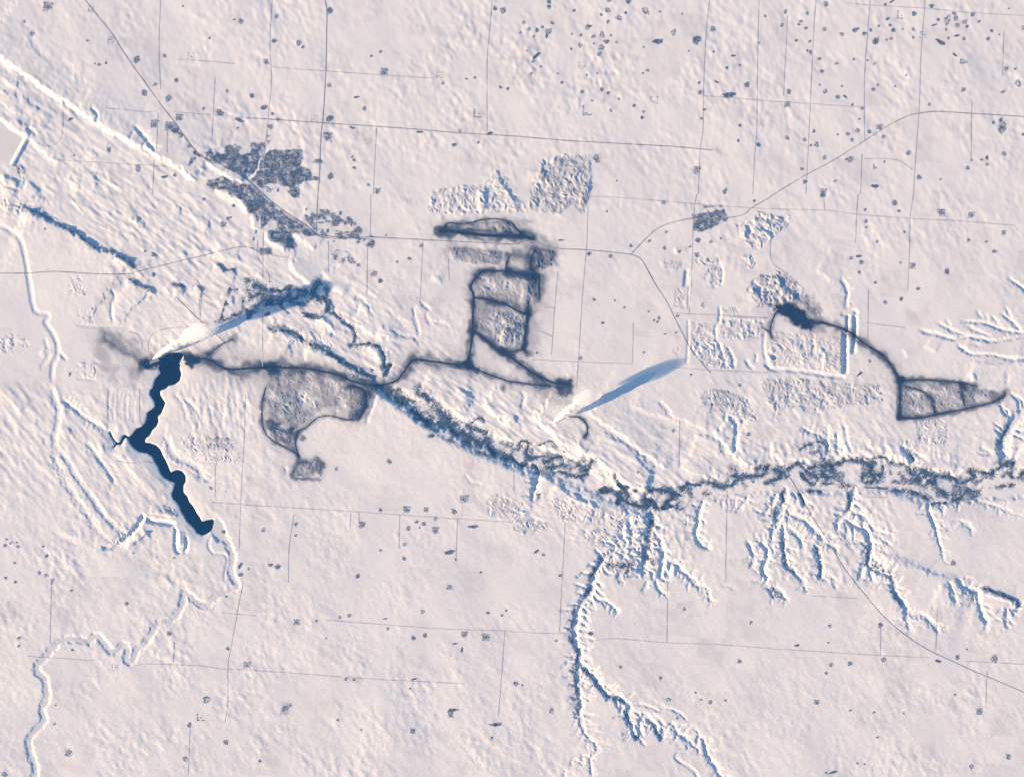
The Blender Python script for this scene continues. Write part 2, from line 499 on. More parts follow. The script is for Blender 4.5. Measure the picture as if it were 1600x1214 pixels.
gully("33:10,40 60,40 100,90 130,110", 12, 0.7, 3.6, 0.8, 7)
gully("32:110,850 160,900 200,940 225,1000", 14, 0.6, 4, 0.9, 8)
gully("32:115,730 150,790 220,820 290,890 360,960", 15, 0.7, 5, 1.0, 10)
gully("32:180,650 220,690 230,740", 16, 0.7, 4, 0.8, 7)
gully("32:300,980 320,1060 332,1130 325,1200", 20, 0.7, 4.4, 0.9, 8)
gully("32:305,975 350,960 380,985 440,1000", 12, 0.6, 3.4, 0.9, 7)
gully("32:340,1190 390,1180 430,1210|33:110,-40", 9, 0.6, 3, 0.7, 6) if False else gully("32:340,1190 390,1180 430,1212", 9, 0.6, 3, 0.7, 6)
gully("33:215,0 240,60", 10, 0.6, 3, 0.7, 6)
gully("33:400,-10 430,40", 8, 0.5, 3, 0.7, 6)
gully("32:560,610 530,650 515,720 490,780 440,830 430,900", 26, 1.2, 5.5, 1.1, 10, d2=12)
gully("32:470,830 500,900 480,960", 12, 0.8, 5, 1.2, 8)
gully("32:480,720 440,720", 8, 0.5, 3, 0.6, 5)
gully("32:520,770 600,810 650,870 690,930 750,970 790,1000", 15, 0.7, 4, 0.9, 10, d2=6)
gully("32:480,830 560,865 620,905 640,980 625,1090 650,1125 720,1150 770,1190 800,1230", 27, 1.0, 5, 1.1, 10, d2=18)
gully("32:625,1080 590,1130 575,1200", 15, 0.7, 4, 0.9, 8)
gully("32:650,920 720,900 780,930", 9, 0.5, 3.2, 0.9, 7)
gully("32:625,980 560,960 500,965", 12, 0.5, 3.4, 0.9, 7)
gully("32:640,1030 700,1010 740,1025", 8, 0.5, 3, 0.9, 6)
gully("32:635,1100 640,1170 660,1214", 14, 0.5, 3.4, 0.9, 6)
gully("33:780,-20 795,70 845,130 865,220 890,310", 20, 1.0, 5.5, 1.0, 10, d2=9)
scarp("33:790,0 800,80 840,150 860,250", 'shade', 8, 8, 35, 1.5, 8)
gully("33:880,200 960,205 1030,255 1068,310", 12, 0.6, 4, 0.8, 8)
scarp("33:1060,0 1130,40 1165,140", 'shade', 10, 7, 35, 1.2, 8)
gully("33:1130,-10 1155,70 1175,140", 10, 0.6, 3.6, 0.8, 8)
gully("33:1180,-20 1240,40 1305,65 1320,150 1345,215 1375,265", 17, 0.8, 4.6, 1.0, 10)
scarp("33:1320,30 1400,60 1480,85 1570,130", 'shade', 16, 5, 40, 1.0, 8)
scarp("33:1320,60 1420,100 1540,130", 'lit', 6, 4, 25, 0.8, 8)
gully("33:1580,120 1550,170 1497,160 1490,220 1475,255", 14, 0.7, 4.2, 0.9, 8)
gully("33:1475,240 1510,290", 7, 0.5, 3, 0.6, 6)
scarp("32:700,1030 860,1085 1000,1145 1150,1185 1290,1220", 'shade', 15, 11, 70, 1.2, 20)
scarp("32:900,1110 1000,1170", 'lit', 6, 4, 20, 0.8, 8)
gully("32:1015,680 1005,770 1040,850 1060,930 1080,1000 1100,1090", 19, 0.7, 4, 0.8, 10, d2=6)
gully("32:1010,720 1080,725 1130,700 1210,690", 16, 0.7, 4, 0.8, 6)
gully("32:1210,680 1290,700 1420,735 1530,785 1597,800", 13, 0.5, 3.6, 0.8, 10, d2=4)
gully("32:1440,740 1435,800", 5, 0.4, 2.6, 0.6, 6)
gully("32:1080,850 1130,875 1190,835 1250,860 1285,910", 8, 0.6, 4.5, 1.0, 8)
gully("32:1480,450 1465,360 1490,290 1530,220 1597,150 1660,110", 24, 2.2, 8, 0.9, 10)
gully("32:1320,370 1380,400 1450,405", 8, 0.5, 3, 0.6, 6)
gully("32:1530,450 1560,380 1597,345", 9, 0.6, 3.4, 0.7, 6)
gully("32:365,240 375,330 380,420", 12, 0.6, 4, 0.9, 8)
gully("32:440,280 430,340 450,420", 12, 0.6, 4, 0.9, 8)
gully("32:210,250 300,290 380,320 460,335", 11, 0.6, 4, 0.9, 8)
gully("32:480,230 490,320 520,400", 8, 0.6, 4, 0.9, 8)
gully("32:600,330 640,400", 6, 0.6, 4, 0.9, 8)
gully("32:720,360 760,410", 6, 0.6, 4, 0.9, 8)
gully("32:830,370 880,420 915,465", 14, 0.7, 4, 0.9, 7)
scarp("32:0,420 120,440 220,450 340,450", 'lit', 10, 6, 30, 1.5, 8)
scarp("32:460,420 600,400 700,380 800,430 900,470", 'lit', 14, 8, 35, 1.8, 8)
scarp("32:940,480 1060,520 1180,540", 'lit', 12, 6, 30, 1.4, 8)
scarp("32:0,390 60,430 100,500", 'lit', 7, 4, 20, 0.8, 6)
# eastern coulees
for s, d in [("31:950,850 1050,872 1150,900 1250,890 1330,900 1400,915 1500,900 1660,872", 8),
             ("31:1060,800 1130,840 1200,870 1290,892", 6), ("31:1115,780 1135,835", 4),
             ("31:1210,790 1340,800 1430,830 1500,852 1597,865 1660,866", 8), ("31:1300,720 1350,790", 4), ("31:1350,740 1372,792", 4),
             ("31:1395,755 1450,825", 5), ("31:1455,740 1530,800 1580,860", 6), ("31:1480,705 1525,780", 5), ("31:1400,790 1440,830", 4),
             ("31:1230,815 1320,860 1390,882", 5), ("31:1500,525 1560,560 1597,592 1650,640", 7), ("31:1270,930 1330,950", 3),
             ("31:1190,945 1260,990 1400,1002 1500,1022 1660,1030", 10), ("31:1485,850 1490,885", 4)]:
    gully(s, 1.5 * d, 0.5, 3.0, 0.5, 12, forks=0)
scarp("31:970,940 1000,960 1060,990", 'lit', 7, 6, 25, 0.6, 7)
scarp("31:1200,980 1300,1005 1450,1022 1597,1035", 'lit', 7, 4, 30, 0.6, 10)
scarp("31:840,950 870,1030", 'lit', 7, 5, 20, 0.6, 7)
scarp("31:1260,1100 1320,1165", 'shade', 8, 4, 14, 0.6, 6)
scarp("31:1250,1090 1275,1170", 'lit', 9, 5, 14, 0.6, 6)
gully("31:1500,1180 1490,1130 1530,1100 1597,1080", 5, 0.6, 3.4, 0.7, 6)
scarp("31:1270,1040 1420,1055 1597,1040", 'shade', 6, 4, 18, 0.8, 8)
# western creek
gully("g:-20,352|01:10,200 80,240 130,290 155,380 172,480 190,600 208,700 230,735 300,752 285,800 330,870 358,940 358,1000 330,1070 322,1160", 7.5, 0.9, 3.6, 0.35, 12)
gully("02:322,0 352,100 368,160 350,260 340,340 372,400 430,470 480,560 560,670 640,780 720,870 800,930", 8, 1.0, 4.4, 0.7, 12)
gully("02:380,70 450,120 530,182 600,225 665,268 690,290", 11, 0.6, 3.8, 0.5, 10)
gully("02:340,390 352,470 390,560 440,625 470,690 540,780 600,870 640,930", 7, 1.2, 5, 1.2, 12)
gully("02:540,340 600,420 670,510 720,605", 9, 0.6, 4, 0.5, 10)
scarp("02:690,390 760,450 850,560 960,710", 'lit', 9, 5, 30, 0.7, 10)
scarp("02:760,400 790,450", 'shade', 5, 4, 14, 0.7, 6)
scarp("02:840,600 900,680 960,730", 'shade', 5, 4, 18, 0.7, 8)
scarp("02:430,240 440,310", 'shade', 6, 4, 14, 0.7, 6)
scarp("02:650,330 655,420", 'shade', 6, 4, 14, 0.7, 6)
scarp("g:-20,604|02:0,30 60,80 130,155", 'lit', 8, 5, 25, 0.7, 6)
scarp("02:220,190 235,240", 'shade', 6, 4, 14, 0.7, 5)
scarp("02:410,90 415,170", 'shade', 6, 4, 14, 0.7, 5)
scarp("02:260,290 270,380", 'shade', 5, 4, 14, 0.7, 5)
scarp("02:160,120 175,160", 'lit', 5, 4, 14, 0.7, 5)
scarp("01:240,1000 290,960 330,990", 'shade', 6, 4, 14, 0.7, 6)
gully("01:370,990 420,1030", 9, 0.5, 3, 0.4, 5)
gully("01:280,900 300,1000 260,1080", 5, 0.6, 3.2, 0.8, 6)
gully("01:700,590 715,640 695,700 705,800", 7, 0.6, 2.6, 0.5, 7)
gully("01:780,530 760,570", 6, 0.6, 2.6, 0.5, 5)
scarp("01:690,580 700,640", 'shade', 5, 4, 10, 0.5, 5)
scarp("02:1040,200 1030,330 1000,380", 'lit', 6, 5, 14, 0.6, 6)
gully("02:1040,300 1060,380 1110,440 1180,470 1240,510 1265,575", 12, 1.6, 5, 0.6, 8)
gully("02:1100,40 1150,130 1160,200", 5, 0.6, 3.4, 0.7, 8)
gully("02:1130,60 1200,110 1240,180 1230,270", 6, 0.6, 3.4, 0.7, 8)
gully("02:1000,390 1060,470 1130,490 1210,530 1240,580", 6, 0.6, 3.4, 0.7, 8)
for k in range(9):
    xx = 1180 + 42 * k
    gully(f"02:{xx},{20 + 9 * (k % 3)} {xx + 12 - 8 * (k % 2)},130 {xx + 26 - 20 * (k % 3)},{220 + 20 * (k % 2)}", 3.4, 0.6, 3.4, 0.9, 8)
for k in range(7):
    xx = 690 + 26 * k
    gully(f"02:{xx},{10 + 15 * (k % 2)} {xx - 14 + 6 * (k % 3)},120 {xx - 4},215", 2.6, 0.4, 2.4, 0.6, 8)
# frozen creek winding away in the south-west
gully("02:1370,880 1400,930 1430,990 1450,1060 1440,1140 1470,1214|03:1470,30 1400,62 1330,102 1290,142 1225,122 1180,80 1150,62 1140,130 1110,190 1068,232 1000,250 960,290 935,340 890,392"
      " 850,425 825,490 792,490 795,420 770,385 730,425 690,425 640,365 600,335 545,368 470,352 390,362 320,420 275,478 240,505 232,560 275,592 290,660 290,730 262,790 272,860 215,930 182,980 188,1060 212,1120 222,1180 190,1260", 9.5, 3.0, 3.6, 0.6, 12, ice=0.8)
gully("02:1325,905 1300,980 1330,1030 1400,1040 1420,1075 1405,1140 1400,1200", 6, 0.5, 2.4, 0.3, 8)

# flat lakes: the reservoir held back by the big dam in the north-west, and the open-water reservoir
RES = P("01:1010,1040 990,1080 1000,1110 970,1150 960,1180 950,1208|02:940,10 935,40 950,65 965,90 965,115 945,135 920,155 915,190 905,215 885,240 850,255 830,280 805,305 780,292 765,300"
        " 755,325 745,340 725,338 705,310 688,272 680,276 700,320 720,345 705,368 712,374 730,355 755,355 770,330 782,312 800,320 810,345 835,375 870,400 920,410 950,430 965,460 985,490 1000,530"
        " 1025,560 1060,580 1090,595 1085,625 1072,660 1080,690 1100,710 1118,735 1130,770 1150,800 1165,830 1190,855 1215,880 1230,905 1265,920 1290,910 1325,885 1338,830 1325,820 1290,825"
        " 1260,832 1245,805 1230,785 1205,740 1180,710 1170,680 1145,650 1145,610 1158,580 1155,545 1135,520 1105,512 1080,520 1065,525 1050,490 1035,455 1015,420 1000,385 975,360 935,345"
        " 905,340 910,315 935,295 950,265 975,240 988,210 985,180 1005,160 1020,125 1030,95 1015,70 1000,45 1000,20 1035,5|01:1050,1195 1090,1185 1120,1160 1130,1120 1120,1080 1135,1040 1145,1000"
        " 1120,985 1060,990 1020,1010")

def streaks(s, amp, lo, hi, ang, stretch, seed, soft=14.0):
    """fluted ground: ridges and hollows drawn out along one direction"""
    r = poly_sd(P(s), soft + 4, 2.0)
    win, sd = r
    n = band(lo, hi, ang, stretch, seed)[win]
    HB[win] += amp * (1 - sstep(-soft, soft, sd)) * np.where(n > 0, n, .7 * n)


streaks("g:-36,80 90,140 200,200 330,300 420,400 560,520 640,600 580,590 480,540 400,500 250,470 200,410 90,350 -36,290", 3.2, 9, 26, 36, 3.0, 41)
streaks("g:120,260 330,330 330,420 230,400 130,330", 2.4, 7, 16, 36, 2.2, 42)
streaks("g:640,590 730,580 870,650 960,690 1080,760 990,790 900,730 800,690 700,650", 4.0, 8, 22, 36, 3.2, 43)
streaks("g:900,640 1060,650 1200,700 1200,735 1060,760 960,720", 2.2, 9, 24, 30, 3.0, 44)
streaks("g:80,600 170,620 240,720 320,830 200,850 100,720", 2.8, 9, 22, 52, 2.8, 45)
streaks("g:270,590 400,590 400,680 330,700 280,660", 2.8, 8, 18, 75, 2.6, 46)
streaks("g:-30,600 90,600 120,740 60,800 -30,740", 3.0, 10, 24, 50, 2.6, 47)
streaks("g:140,480 320,420 420,520 330,560 180,540", 1.8, 8, 20, 45, 2.4, 48)
streaks("g:860,740 1000,790 1010,850 930,860 800,830 740,790", 2.0, 7, 16, 30, 2.0, 49)
streaks("g:430,440 560,430 720,560 700,600 600,590 480,540", 2.4, 8, 20, 38, 2.6, 50)
streaks("g:1080,590 1400,590 1400,700 1300,720 1130,700", 1.8, 9, 22, 50, 2.0, 51)
streaks("g:1150,690 1450,690 1540,735 1300,722 1150,735", 3.0, 8, 16, 70, 1.4, 52, 6)
streaks("g:1160,775 1400,775 1400,900 1300,920 1180,900", 2.6, 9, 18, 60, 1.6, 53)
streaks("g:960,800 1080,790 1080,900 960,900", 3.0, 8, 16, 70, 1.5, 54)
# ------------------------------------------------------------------ strip mines: spoil heaps, pits, coal dust
spoil("c:1060,110 1260,60 1480,80 1505,190 1500,380 1470,580 1400,590 1340,510 1240,600 1170,600 1000,570 930,560 950,420 1000,290 1050,190", 6.5, 4.5, 20, 4, 2, grey=0.34)
spoil("c:50,400 120,370 300,350 420,320 540,340 650,190 680,260 760,260 790,300 740,320 830,470 920,490 920,570 540,600 60,590", 6, 6.5, 15, 4, 1, grey=0.14)
scarp("c:500,360 500,480 510,590", 'lit', 12, 5, 16, 0.6, 6)
scarp("c:560,380 560,570", 'shade', 9, 4, 12, 0.6, 5)
scarp("c:670,200 700,290 800,440 900,500", 'shade', 10, 5, 14, 0.8, 6)
scarp("c:1090,210 1080,330", 'shade', 14, 5, 14, 0.6, 5)
scarp("c:1090,190 1300,200 1450,230", 'shade', 6, 4, 20, 0.8, 6)
scarp("c:1490,100 1500,250 1490,400", 'shade', 8, 4, 18, 0.5, 6)
scarp("c:1440,300 1410,450 1410,560", 'lit', 9, 4, 15, 0.5, 5)
scarp("c:1180,600 1260,520 1380,470", 'lit', 9, 4, 12, 0.6, 5)
spoil("c:400,690 480,650 800,650 900,790 500,750", 3.5, 4, 85, 1, 0, coal=0.45)
spoil("c:230,880 700,920 730,980 700,1050 480,1050 280,1010", 4, 4, 70, 3, 0, coal=0.34, grey=0.35)
spoil("d:1000,0 1230,20 1190,130 1050,150 1060,420 950,480 930,300 1010,200", 6, 4.5, 10, 3, 0, coal=0.5)
spoil("c:1010,860 1190,930 1180,1060 1060,1090 1000,1000", 5, 4.5, 15, 2, 0, coal=0.42)
spoil("d:430,230 640,180 730,190 880,210 920,300 900,560 650,470 440,420", 4, 6, 10, 3, 0, coal=0.2)
spoil("d:600,540 780,560 920,620 900,940 720,980 620,900", 7, 5.5, 15, 4, -2, coal=0.3)
spoil("d:430,520 600,540 610,880 430,740", 1.5, 5, 15, 1, 0, coal=0.35)
scarp("d:900,280 905,400 880,480", 'lit', 9, 4, 12, 0.6, 5)
scarp("d:740,740 680,830 650,930", 'lit', 11, 4, 12, 0.6, 5)
scarp("d:820,680 840,760 700,900", 'shade', 10, 4, 12, 0.6, 5)
# workings by the western haul road
spoil("i:110,140 480,120 870,260 870,440 640,470 560,540 420,640 350,700 160,680 110,560 90,400", 3.8, 5, 10, 2, 0, coal=0.34)
spoil("i:870,270 1000,290 1030,400 980,560 860,590 860,450", 4.5, 4.5, 15, 2, 0, coal=0.52)
spoil("i:280,260 480,290 430,480 380,600 290,560", 3, 3.4, 85, 1, 0, coal=0.3, grey=0.2)
spoil("i:130,560 330,660 390,720 330,830 200,780 130,690", 6, 5, 85, 2, 0, coal=0.6)
spoil("i:330,1050 400,960 530,950 570,910 640,990 620,1100 400,1120 330,1110", 5, 4.6, 80, 2, 0, coal=0.5, grey=0.3)
spoil("i:190,160 250,160 280,450 290,560 240,560 210,350", 5, 6, 10, 1, -3, coal=0.25)
gully("i:1130,330 1100,440 1060,540 1030,610", 6, 0.5, 2.4, 0.4, 5)
gully("i:275,1010 290,1090", 4, 0.5, 2.4, 0.4, 4)
# eastern mine
spoil("e:100,560 200,470 330,470 480,620 340,700 200,690 150,620", 8, 7, 20, 6, 0, grey=0.38)
spoil("e:320,410 420,480 520,600 640,760 560,760 430,600 300,470", 5, 4, 45, 2, 0, coal=0.25)
scarp("e:160,550 200,620 230,660", 'shade', 12, 6, 12, 0.6, 5)
scarp("e:290,470 380,560 470,650", 'shade', 12, 5, 15, 0.5, 5)
scarp("e:570,440 650,490 680,540", 'lit', 6, 6, 25, 0.8, 7)
gully("e:775,860 775,1000 775,1135", 26, 2.0, 3.0, 0.25, 6)
gully("e:845,740 845,860 830,1000", 16, 1.2, 3.0, 0.25, 6)
gully("e:795,735 790,860", 14, 0.8, 2.4, 0.25, 5)
gully("e:750,490 790,580 785,690", 9, 0.8, 3.2, 0.5, 8)
gully("e:750,740 830,715 860,740", 10, 0.8, 3, 0.3, 5)
gully("e:245,1060 280,1105 400,1112 560,1130 660,1150 775,1160", 11, 1.1, 2.8, 0.3, 6)
gully("e:235,860 230,960 245,1050", 6, 0.6, 2.6, 0.4, 5)
gully("e:560,880 565,1010", 8, 0.8, 2.8, 0.4, 5)
scarp("e:640,990 620,1110", 'lit', 8, 4, 10, 0.5, 5)
spoil("e:300,850 560,860 760,900 760,1130 280,1090 250,1010", 2.6, 8, 20, 2.5, 0, coal=0.07)
spoil("e:240,970 320,960 310,1090 250,1070", 6, 5, 20, 2, 0)
spoil("e:30,130 130,110 190,30 300,70 410,50 400,150 330,200 290,220 210,290 160,310 110,260 60,200", 7, 6, 30, 4, 0, grey=0.12)
scarp("e:60,150 110,150 120,240", 'shade', 10, 5, 10, 0.5, 4)
scarp("e:150,155 230,175 300,210", 'shade', 13, 4, 10, 0.4, 4)
scarp("e:160,90 240,110 300,140", 'shade', 9, 4, 10, 0.4, 4)
spoil("e:60,340 150,330 190,400 170,440 130,440", 6, 5, 40, 3, 0)
spoil("31:830,1165 1200,1180 1320,1200 1470,1235 1230,1325 1000,1385 825,1400", 3.5, 5, 60, 2.5, -4)
# older reclaimed strips west of the eastern mine
spoil("f:20,200 300,200 300,310 250,340 70,320", 3.5, 4.2, 30, 1.5, -3, grey=0.14)
gully("f:345,330 335,450 325,550", 10, 1.6, 2.6, 0.3, 5)
spoil("f:210,550 320,580 340,820 180,810 190,640", 3.5, 4.2, 15, 1.5, -3, grey=0.14)
gully("f:395,330 370,560 365,820", 4, 0.4, 1.8, 0.3, 5)
spoil("f:430,150 720,180 780,360 770,520 680,580 640,560 610,470 530,440 530,380 600,320 680,300 440,260", 5, 5, 20, 3, -2, grey=0.12)
gully("f:735,220 790,360 770,530", 6, 0.5, 2.2, 0.3, 5)
scarp("f:190,40 210,150", 'lit', 8, 3, 8, 0.3, 4)
spoil("f:780,800 1000,780 1040,860 1000,900 780,890", 3.5, 4.2, 20, 2, -2, grey=0.14)
gully("f:755,790 755,900 740,1000 700,1050 710,1200", 7, 0.5, 2.4, 0.3, 5)
spoil("21:1110,790 1260,800 1260,930 1110,930", 4, 4.5, 10, 3, -1, grey=0.1)
spoil("21:1290,770 1560,780 1590,860 1540,910 1300,900", 5, 6, 30, 4, -1, grey=0.14)
spoil("21:1110,920 1290,900 1340,960 1400,1090 1320,1090 1200,1070 1110,980", 6, 6.5, 25, 3, 0, grey=0.05)
gully("21:1290,930 1320,1020 1330,1085", 7, 0.6, 2.6, 0.3, 5)
gully("21:1340,950 1380,1020 1385,1085", 7, 0.8, 2.8, 0.3, 5)
gully("21:1100,780 1100,900 1090,1060", 5, 0.5, 2.2, 0.3, 5)
spoil("21:1000,950 1070,940 1070,1000 1020,1030 1000,990", 4, 4.5, 30, 2, -1, grey=0.1)
gully("21:1460,1030 1480,1070 1510,1085", 7, 0.6, 2.6, 0.3, 4)
gully("21:1525,990 1520,1050", 6, 0.6, 2.6, 0.3, 4)
spoil("22:1170,60 1230,0 1330,10 1480,60 1500,110 1550,240 1480,200 1400,230 1340,150 1240,160", 5, 8, 30, 2.5, -2, grey=0.24)
spoil("32:-40,20 -30,-60 200,-60 300,-50 390,-40 500,-30 700,-20 735,60 700,100 560,110 420,130 330,150 230,140 120,120 60,200", 5, 8, 40, 3, 0, grey=0.22)
spoil("32:900,200 1100,190 1130,260 1110,370 1000,350 930,310", 5, 5.5, 50, 1.5, -2, grey=0.1)
spoil("32:800,320 920,320 940,400 880,420", 3, 4.5, 50, 1.5, 0, grey=0.05)
scarp("32:180,95 260,150 340,180", 'shade', 6, 4, 20, 0.8, 7)
gully("32:330,30 390,110", 5, 0.6, 3, 0.8, 6)
gully("32:40,30 50,120 40,200", 4, 0.6, 3, 0.8, 6)
spoil("22:0,720 60,710 100,790 230,840 220,900 100,920 0,900", 5.5, 4.5, 40, 1.5, 0, grey=0.1)
spoil("22:440,890 560,870 680,920 690,990 560,1000 460,960", 6, 5, 60, 2, 0, grey=0.08)
spoil("22:230,690 320,660 470,730 580,770 600,850 450,860 300,830", 5, 6, 70, 1.5, 0, grey=0.08)
spoil("22:600,800 700,760 800,780 840,900 760,960 690,900 620,860", 6, 6, 20, 3, 0)
spoil("22:1020,800 1110,790 1110,860 1040,860", 4, 5, 30, 2, 0)
spoil("12:1430,700 1480,650 1597,700 1597,820 1450,810", 5, 5, 30, 1.5, 0, grey=0.1)
gully("12:1300,540 1350,590 1410,600", 4, 0.6, 2.6, 0.5, 5)
# south-western pits
gully("02:640,1000 720,985 800,930 860,860 900,790", 22, 1.2, 3.4, 0.3, 5)
scarp("02:780,990 850,930 920,890", 'lit', 16, 3, 7, 0.3, 4)
scarp("02:800,995 870,950 925,905", 'shade', 16, 3, 7, 0.3, 4)
spoil("02:670,950 750,900 830,850 870,800 850,900 780,960 700,1000", 7, 5, 45, 2, 0)
gully("02:910,820 980,835 1090,850", 22, 1.4, 3.2, 0.3, 5)
scarp("02:930,780 1000,790 1110,810", 'lit', 14, 4, 7, 0.3, 4)
gully("02:1095,870 1095,1000 1120,1025 1160,1015 1165,930", 14, 0.6, 2.4, 0.3, 5)
scarp("02:1115,890 1115,990", 'lit', 14, 3, 5, 0.2, 4)
spoil("02:980,740 1060,700 1100,760 1090,790 1000,790", 5, 4.5, 10, 2, 0, grey=0.1)
# ridged ground by the reservoir
spoil("02:1270,300 1450,310 1450,400 1280,390", 7, 4.0, 83, 1, 0, grey=0.3)
spoil("02:1120,300 1270,310 1270,430 1150,400", 5, 5.0, 80, 1, 0, grey=0.05)
spoil("02:1270,400 1500,400 1490,480 1270,460", 6, 6.0, 85, 1, 0)
spoil("00:100,1000 160,1040 170,1100 140,1150 110,1090", 6, 5, 30, 2, 0)
spoil("01:0,30 130,40 330,120 400,200 330,190 200,130 100,140 0,130", 5, 6, 30, 3, 0, grey=0.1)
spoil("01:440,500 500,500 520,560 560,630 420,630 430,590", 5, 4.5, 30, 1, 0)
spoil("01:490,720 590,700 630,790 480,810", 4, 4.5, 30, 1, 0)
spoil("01:0,890 60,870 180,890 190,960 100,940 70,1000 0,990", 5, 8, 20, 3, 0)
spoil("01:480,1040 600,1040 610,1160 480,1150", 3, 5, 10, 2, 0)
gully("01:480,815 620,825 760,825", 4, 0.5, 2.4, 0.3, 6)
gully("01:480,1145 600,1160", 5, 0.5, 2.4, 0.3, 6)
spoil("g:440,510 520,510 520,545 440,540", 4, 7, 40, 2, 0)

# coal dust and dirty snow
HAUL = [  # line, width px, dust core, dust soft, amount
    ("h:140,930 250,900 380,860 560,840 700,860 860,890 960,950 1060,985 1200,975 1380,965 1597,950", 3.6, 2.2, 6.5, .88, "long coal-black haul road running east from the reservoir power station", 1),
    ("11:0,1080 150,1080 300,1085 420,1105 530,1130 600,1165 720,1190 860,1170 920,1110 960,1050 1000,1030 1100,1042 1230,1060 1330,1068", 3.4, 2.0, 5.5, .88, "winding coal-black haul road curving below the dark wooded valley wall", 1),
    ("c:140,750 230,750 380,765 540,785 760,795 900,800 1000,820", 6.0, 3.2, 4.0, .9, "thick straight black coal haul strip along the northern pit", 1),
    ("c:190,735 230,680 330,685 430,675 500,655 620,640 720,650 800,685 850,740 900,790", 1.8, 0.8, 2.4, .7, "thin dark track arching over the northern pit strip", 1),
    ("d:1040,-60 1000,30 1000,140 1080,210 1080,330 1085,450", 3.0, 2.2, 5.0, .68, "coal-black haul road down the east side of the square mine", 1),
    ("d:970,470 965,580 940,800 920,970", 3.0, 1.6, 2.6, .92, "straight narrow black pit road on the square mine's east edge", 1),
    ("d:770,0 740,100 740,190", 3.0, 1.6, 3.0, .75, "short black spur road entering the square mine", 1),
    ("d:1070,220 960,215 880,185 740,160 600,155 500,160 430,220 370,310 400,420 395,560 390,720 375,900 350,1060 330,1130", 3.4, 1.8, 3.8, .9, "coal-black haul road bounding the square mine's west side", 1),
    ("d:400,430 520,450 640,480 720,500 800,540 880,585 960,605", 2.8, 1.5, 3.4, .88, "black haul road slanting across the square mine", 1),
    ("d:390,770 470,830 560,900 660,990 760,1040 860,1110 960,1180 1000,1213|21:260,1175 350,1180", 3.6, 1.9, 4.0, .88, "long straight black haul road to the eastern power station", 1),
    ("d:680,1000 800,1000 900,975 960,1010", 2.6, 1.8, 3.4, .75, "short curved black road at the square mine's foot", 1),
    ("11:1330,1065 1420,1110 1500,1140 1597,1172|21:0,1168 120,1185 240,1195", 2.2, 1.0, 4.0, .75, "dark dusty road from the square mine toward the eastern power station", 1),
    ("12:60,0 40,80 36,180 45,250 90,320 180,370 250,410 265,440", 1.8, 0.9, 2.2, .7, "dark looping mine road around the western workings", 1),
    ("i:880,260 980,280 1030,340 1030,430 990,520 960,560", 4.0, 2.0, 3.2, .86, "thick black curved pit road at the western workings", 1),
    ("i:390,690 480,640 560,570 620,545 700,540 780,560 860,580 930,580", 1.6, 0.8, 2.0, .65, "thin dark bowed track under the western workings", 1),
    ("i:390,690 370,780 380,860 410,920", 1.8, 1.0, 2.2, .65, "short dark track to the small southern pit", 1),
    ("e:330,690 420,700 480,760 560,790 650,800 750,830 830,870 900,930 1033,1010|31:640,955 720,1010 780,1090 825,1162", 3.0, 1.6, 3.6, .9, "coal-black haul road sweeping southeast from the eastern mine", 1),
    ("31:825,1162 950,1155 1100,1165 1200,1175 1300,1195", 2.2, 1.1, 2.6, .8, "black road along the top of the triangular pit", 1),
    ("31:825,1150 822,1214|32:820,100 818,190", 3.2, 1.6, 3.0, .88, "straight black road down the west edge of the triangular pit", 1),
    ("32:818,190 950,187 1100,158 1250,128 1400,90 1470,50 1475,25", 2.6, 1.2, 2.6, .86, "black road along the slanting south edge of the triangular pit", 1),
    ("31:1200,1175 1230,1214|32:1205,0 1225,110", 1.8, 0.9, 2.0, .75, "thin dark cross road through the triangular pit", 1),
    ("32:850,-10 900,5 960,20 1020,70 1040,160", 1.8, 0.9, 2.0, .72, "thin dark curved track inside the triangular pit", 1),
    ("e:320,710 290,770 270,850 285,900", 2.0, 1.0, 2.4, .7, "short dark track curving south from the eastern mine", 1),
    ("e:215,820 250,845 280,860", 1.5, 0.7, 2.0, .6, "short dark spur joining the eastern mine track", 1),
    ("01:880,1050 830,1010 760,980 690,930 650,905 650,860", 1.4, 0.8, 5.0, .5, "dusty grey track northwest of the reservoir power station", 0),
    ("h:830,830 900,780 960,730 1040,690 1100,665", 1.8, 1.2, 3.0, .7, "short dark spur road climbing northeast from the stockpile", 1),
    ("22:360,180 420,185 460,220 470,270 450,310", 1.6, 0.9, 1.8, .75, "hooked dark track below the eastern power station", 1),
]
for s, w_, core, soft, amt, _, _ in HAUL:
    dust_line(s, core, soft, amt)
dust_line("i:345,1060 330,1095 360,1125 480,1130 590,1138", .9, 1.6, .8)
dust_line("i:345,1060 390,975 520,955 560,920 600,960 640,1000 620,1095", .7, 2.0, .65)
dust_area("i:540,920 600,930 650,1000 620,1090 540,1060", .4, 3, mott=.3)
dust_line("i:130,600 150,660 200,690 300,690 350,650", 1.6, 2.0, .75)
dust_line("c:250,900 420,940 700,970", 3.5, 3.5, .35)
dust_area("h:130,900 250,860 400,850 560,830 740,850 700,940 640,970 600,900 560,870 540,890 520,870 350,930 230,980 150,960", .95, 3.0, mott=.08)
dust_area("h:585,840 740,850 765,900 700,945 650,972 612,945 590,880", .97, 1.6, mott=.05)
dust_area("h:125,930 160,890 260,880 380,850 480,820 580,815 560,860 420,885 340,925 250,985 170,985", .97, 1.8, mott=.05)
dust_area("01:600,900 640,850 760,850 880,900 900,1000 880,1100 860,1200 700,1180 600,1100 580,1000", .33, 9, mott=.5)
dust_area("01:650,850 700,860 760,900 780,970 700,960 650,910", .35, 5, mott=.3)
dust_area("01:1210,1000 1450,910 1597,1000 1597,1214 1200,1160", .12, 12, mott=.3)
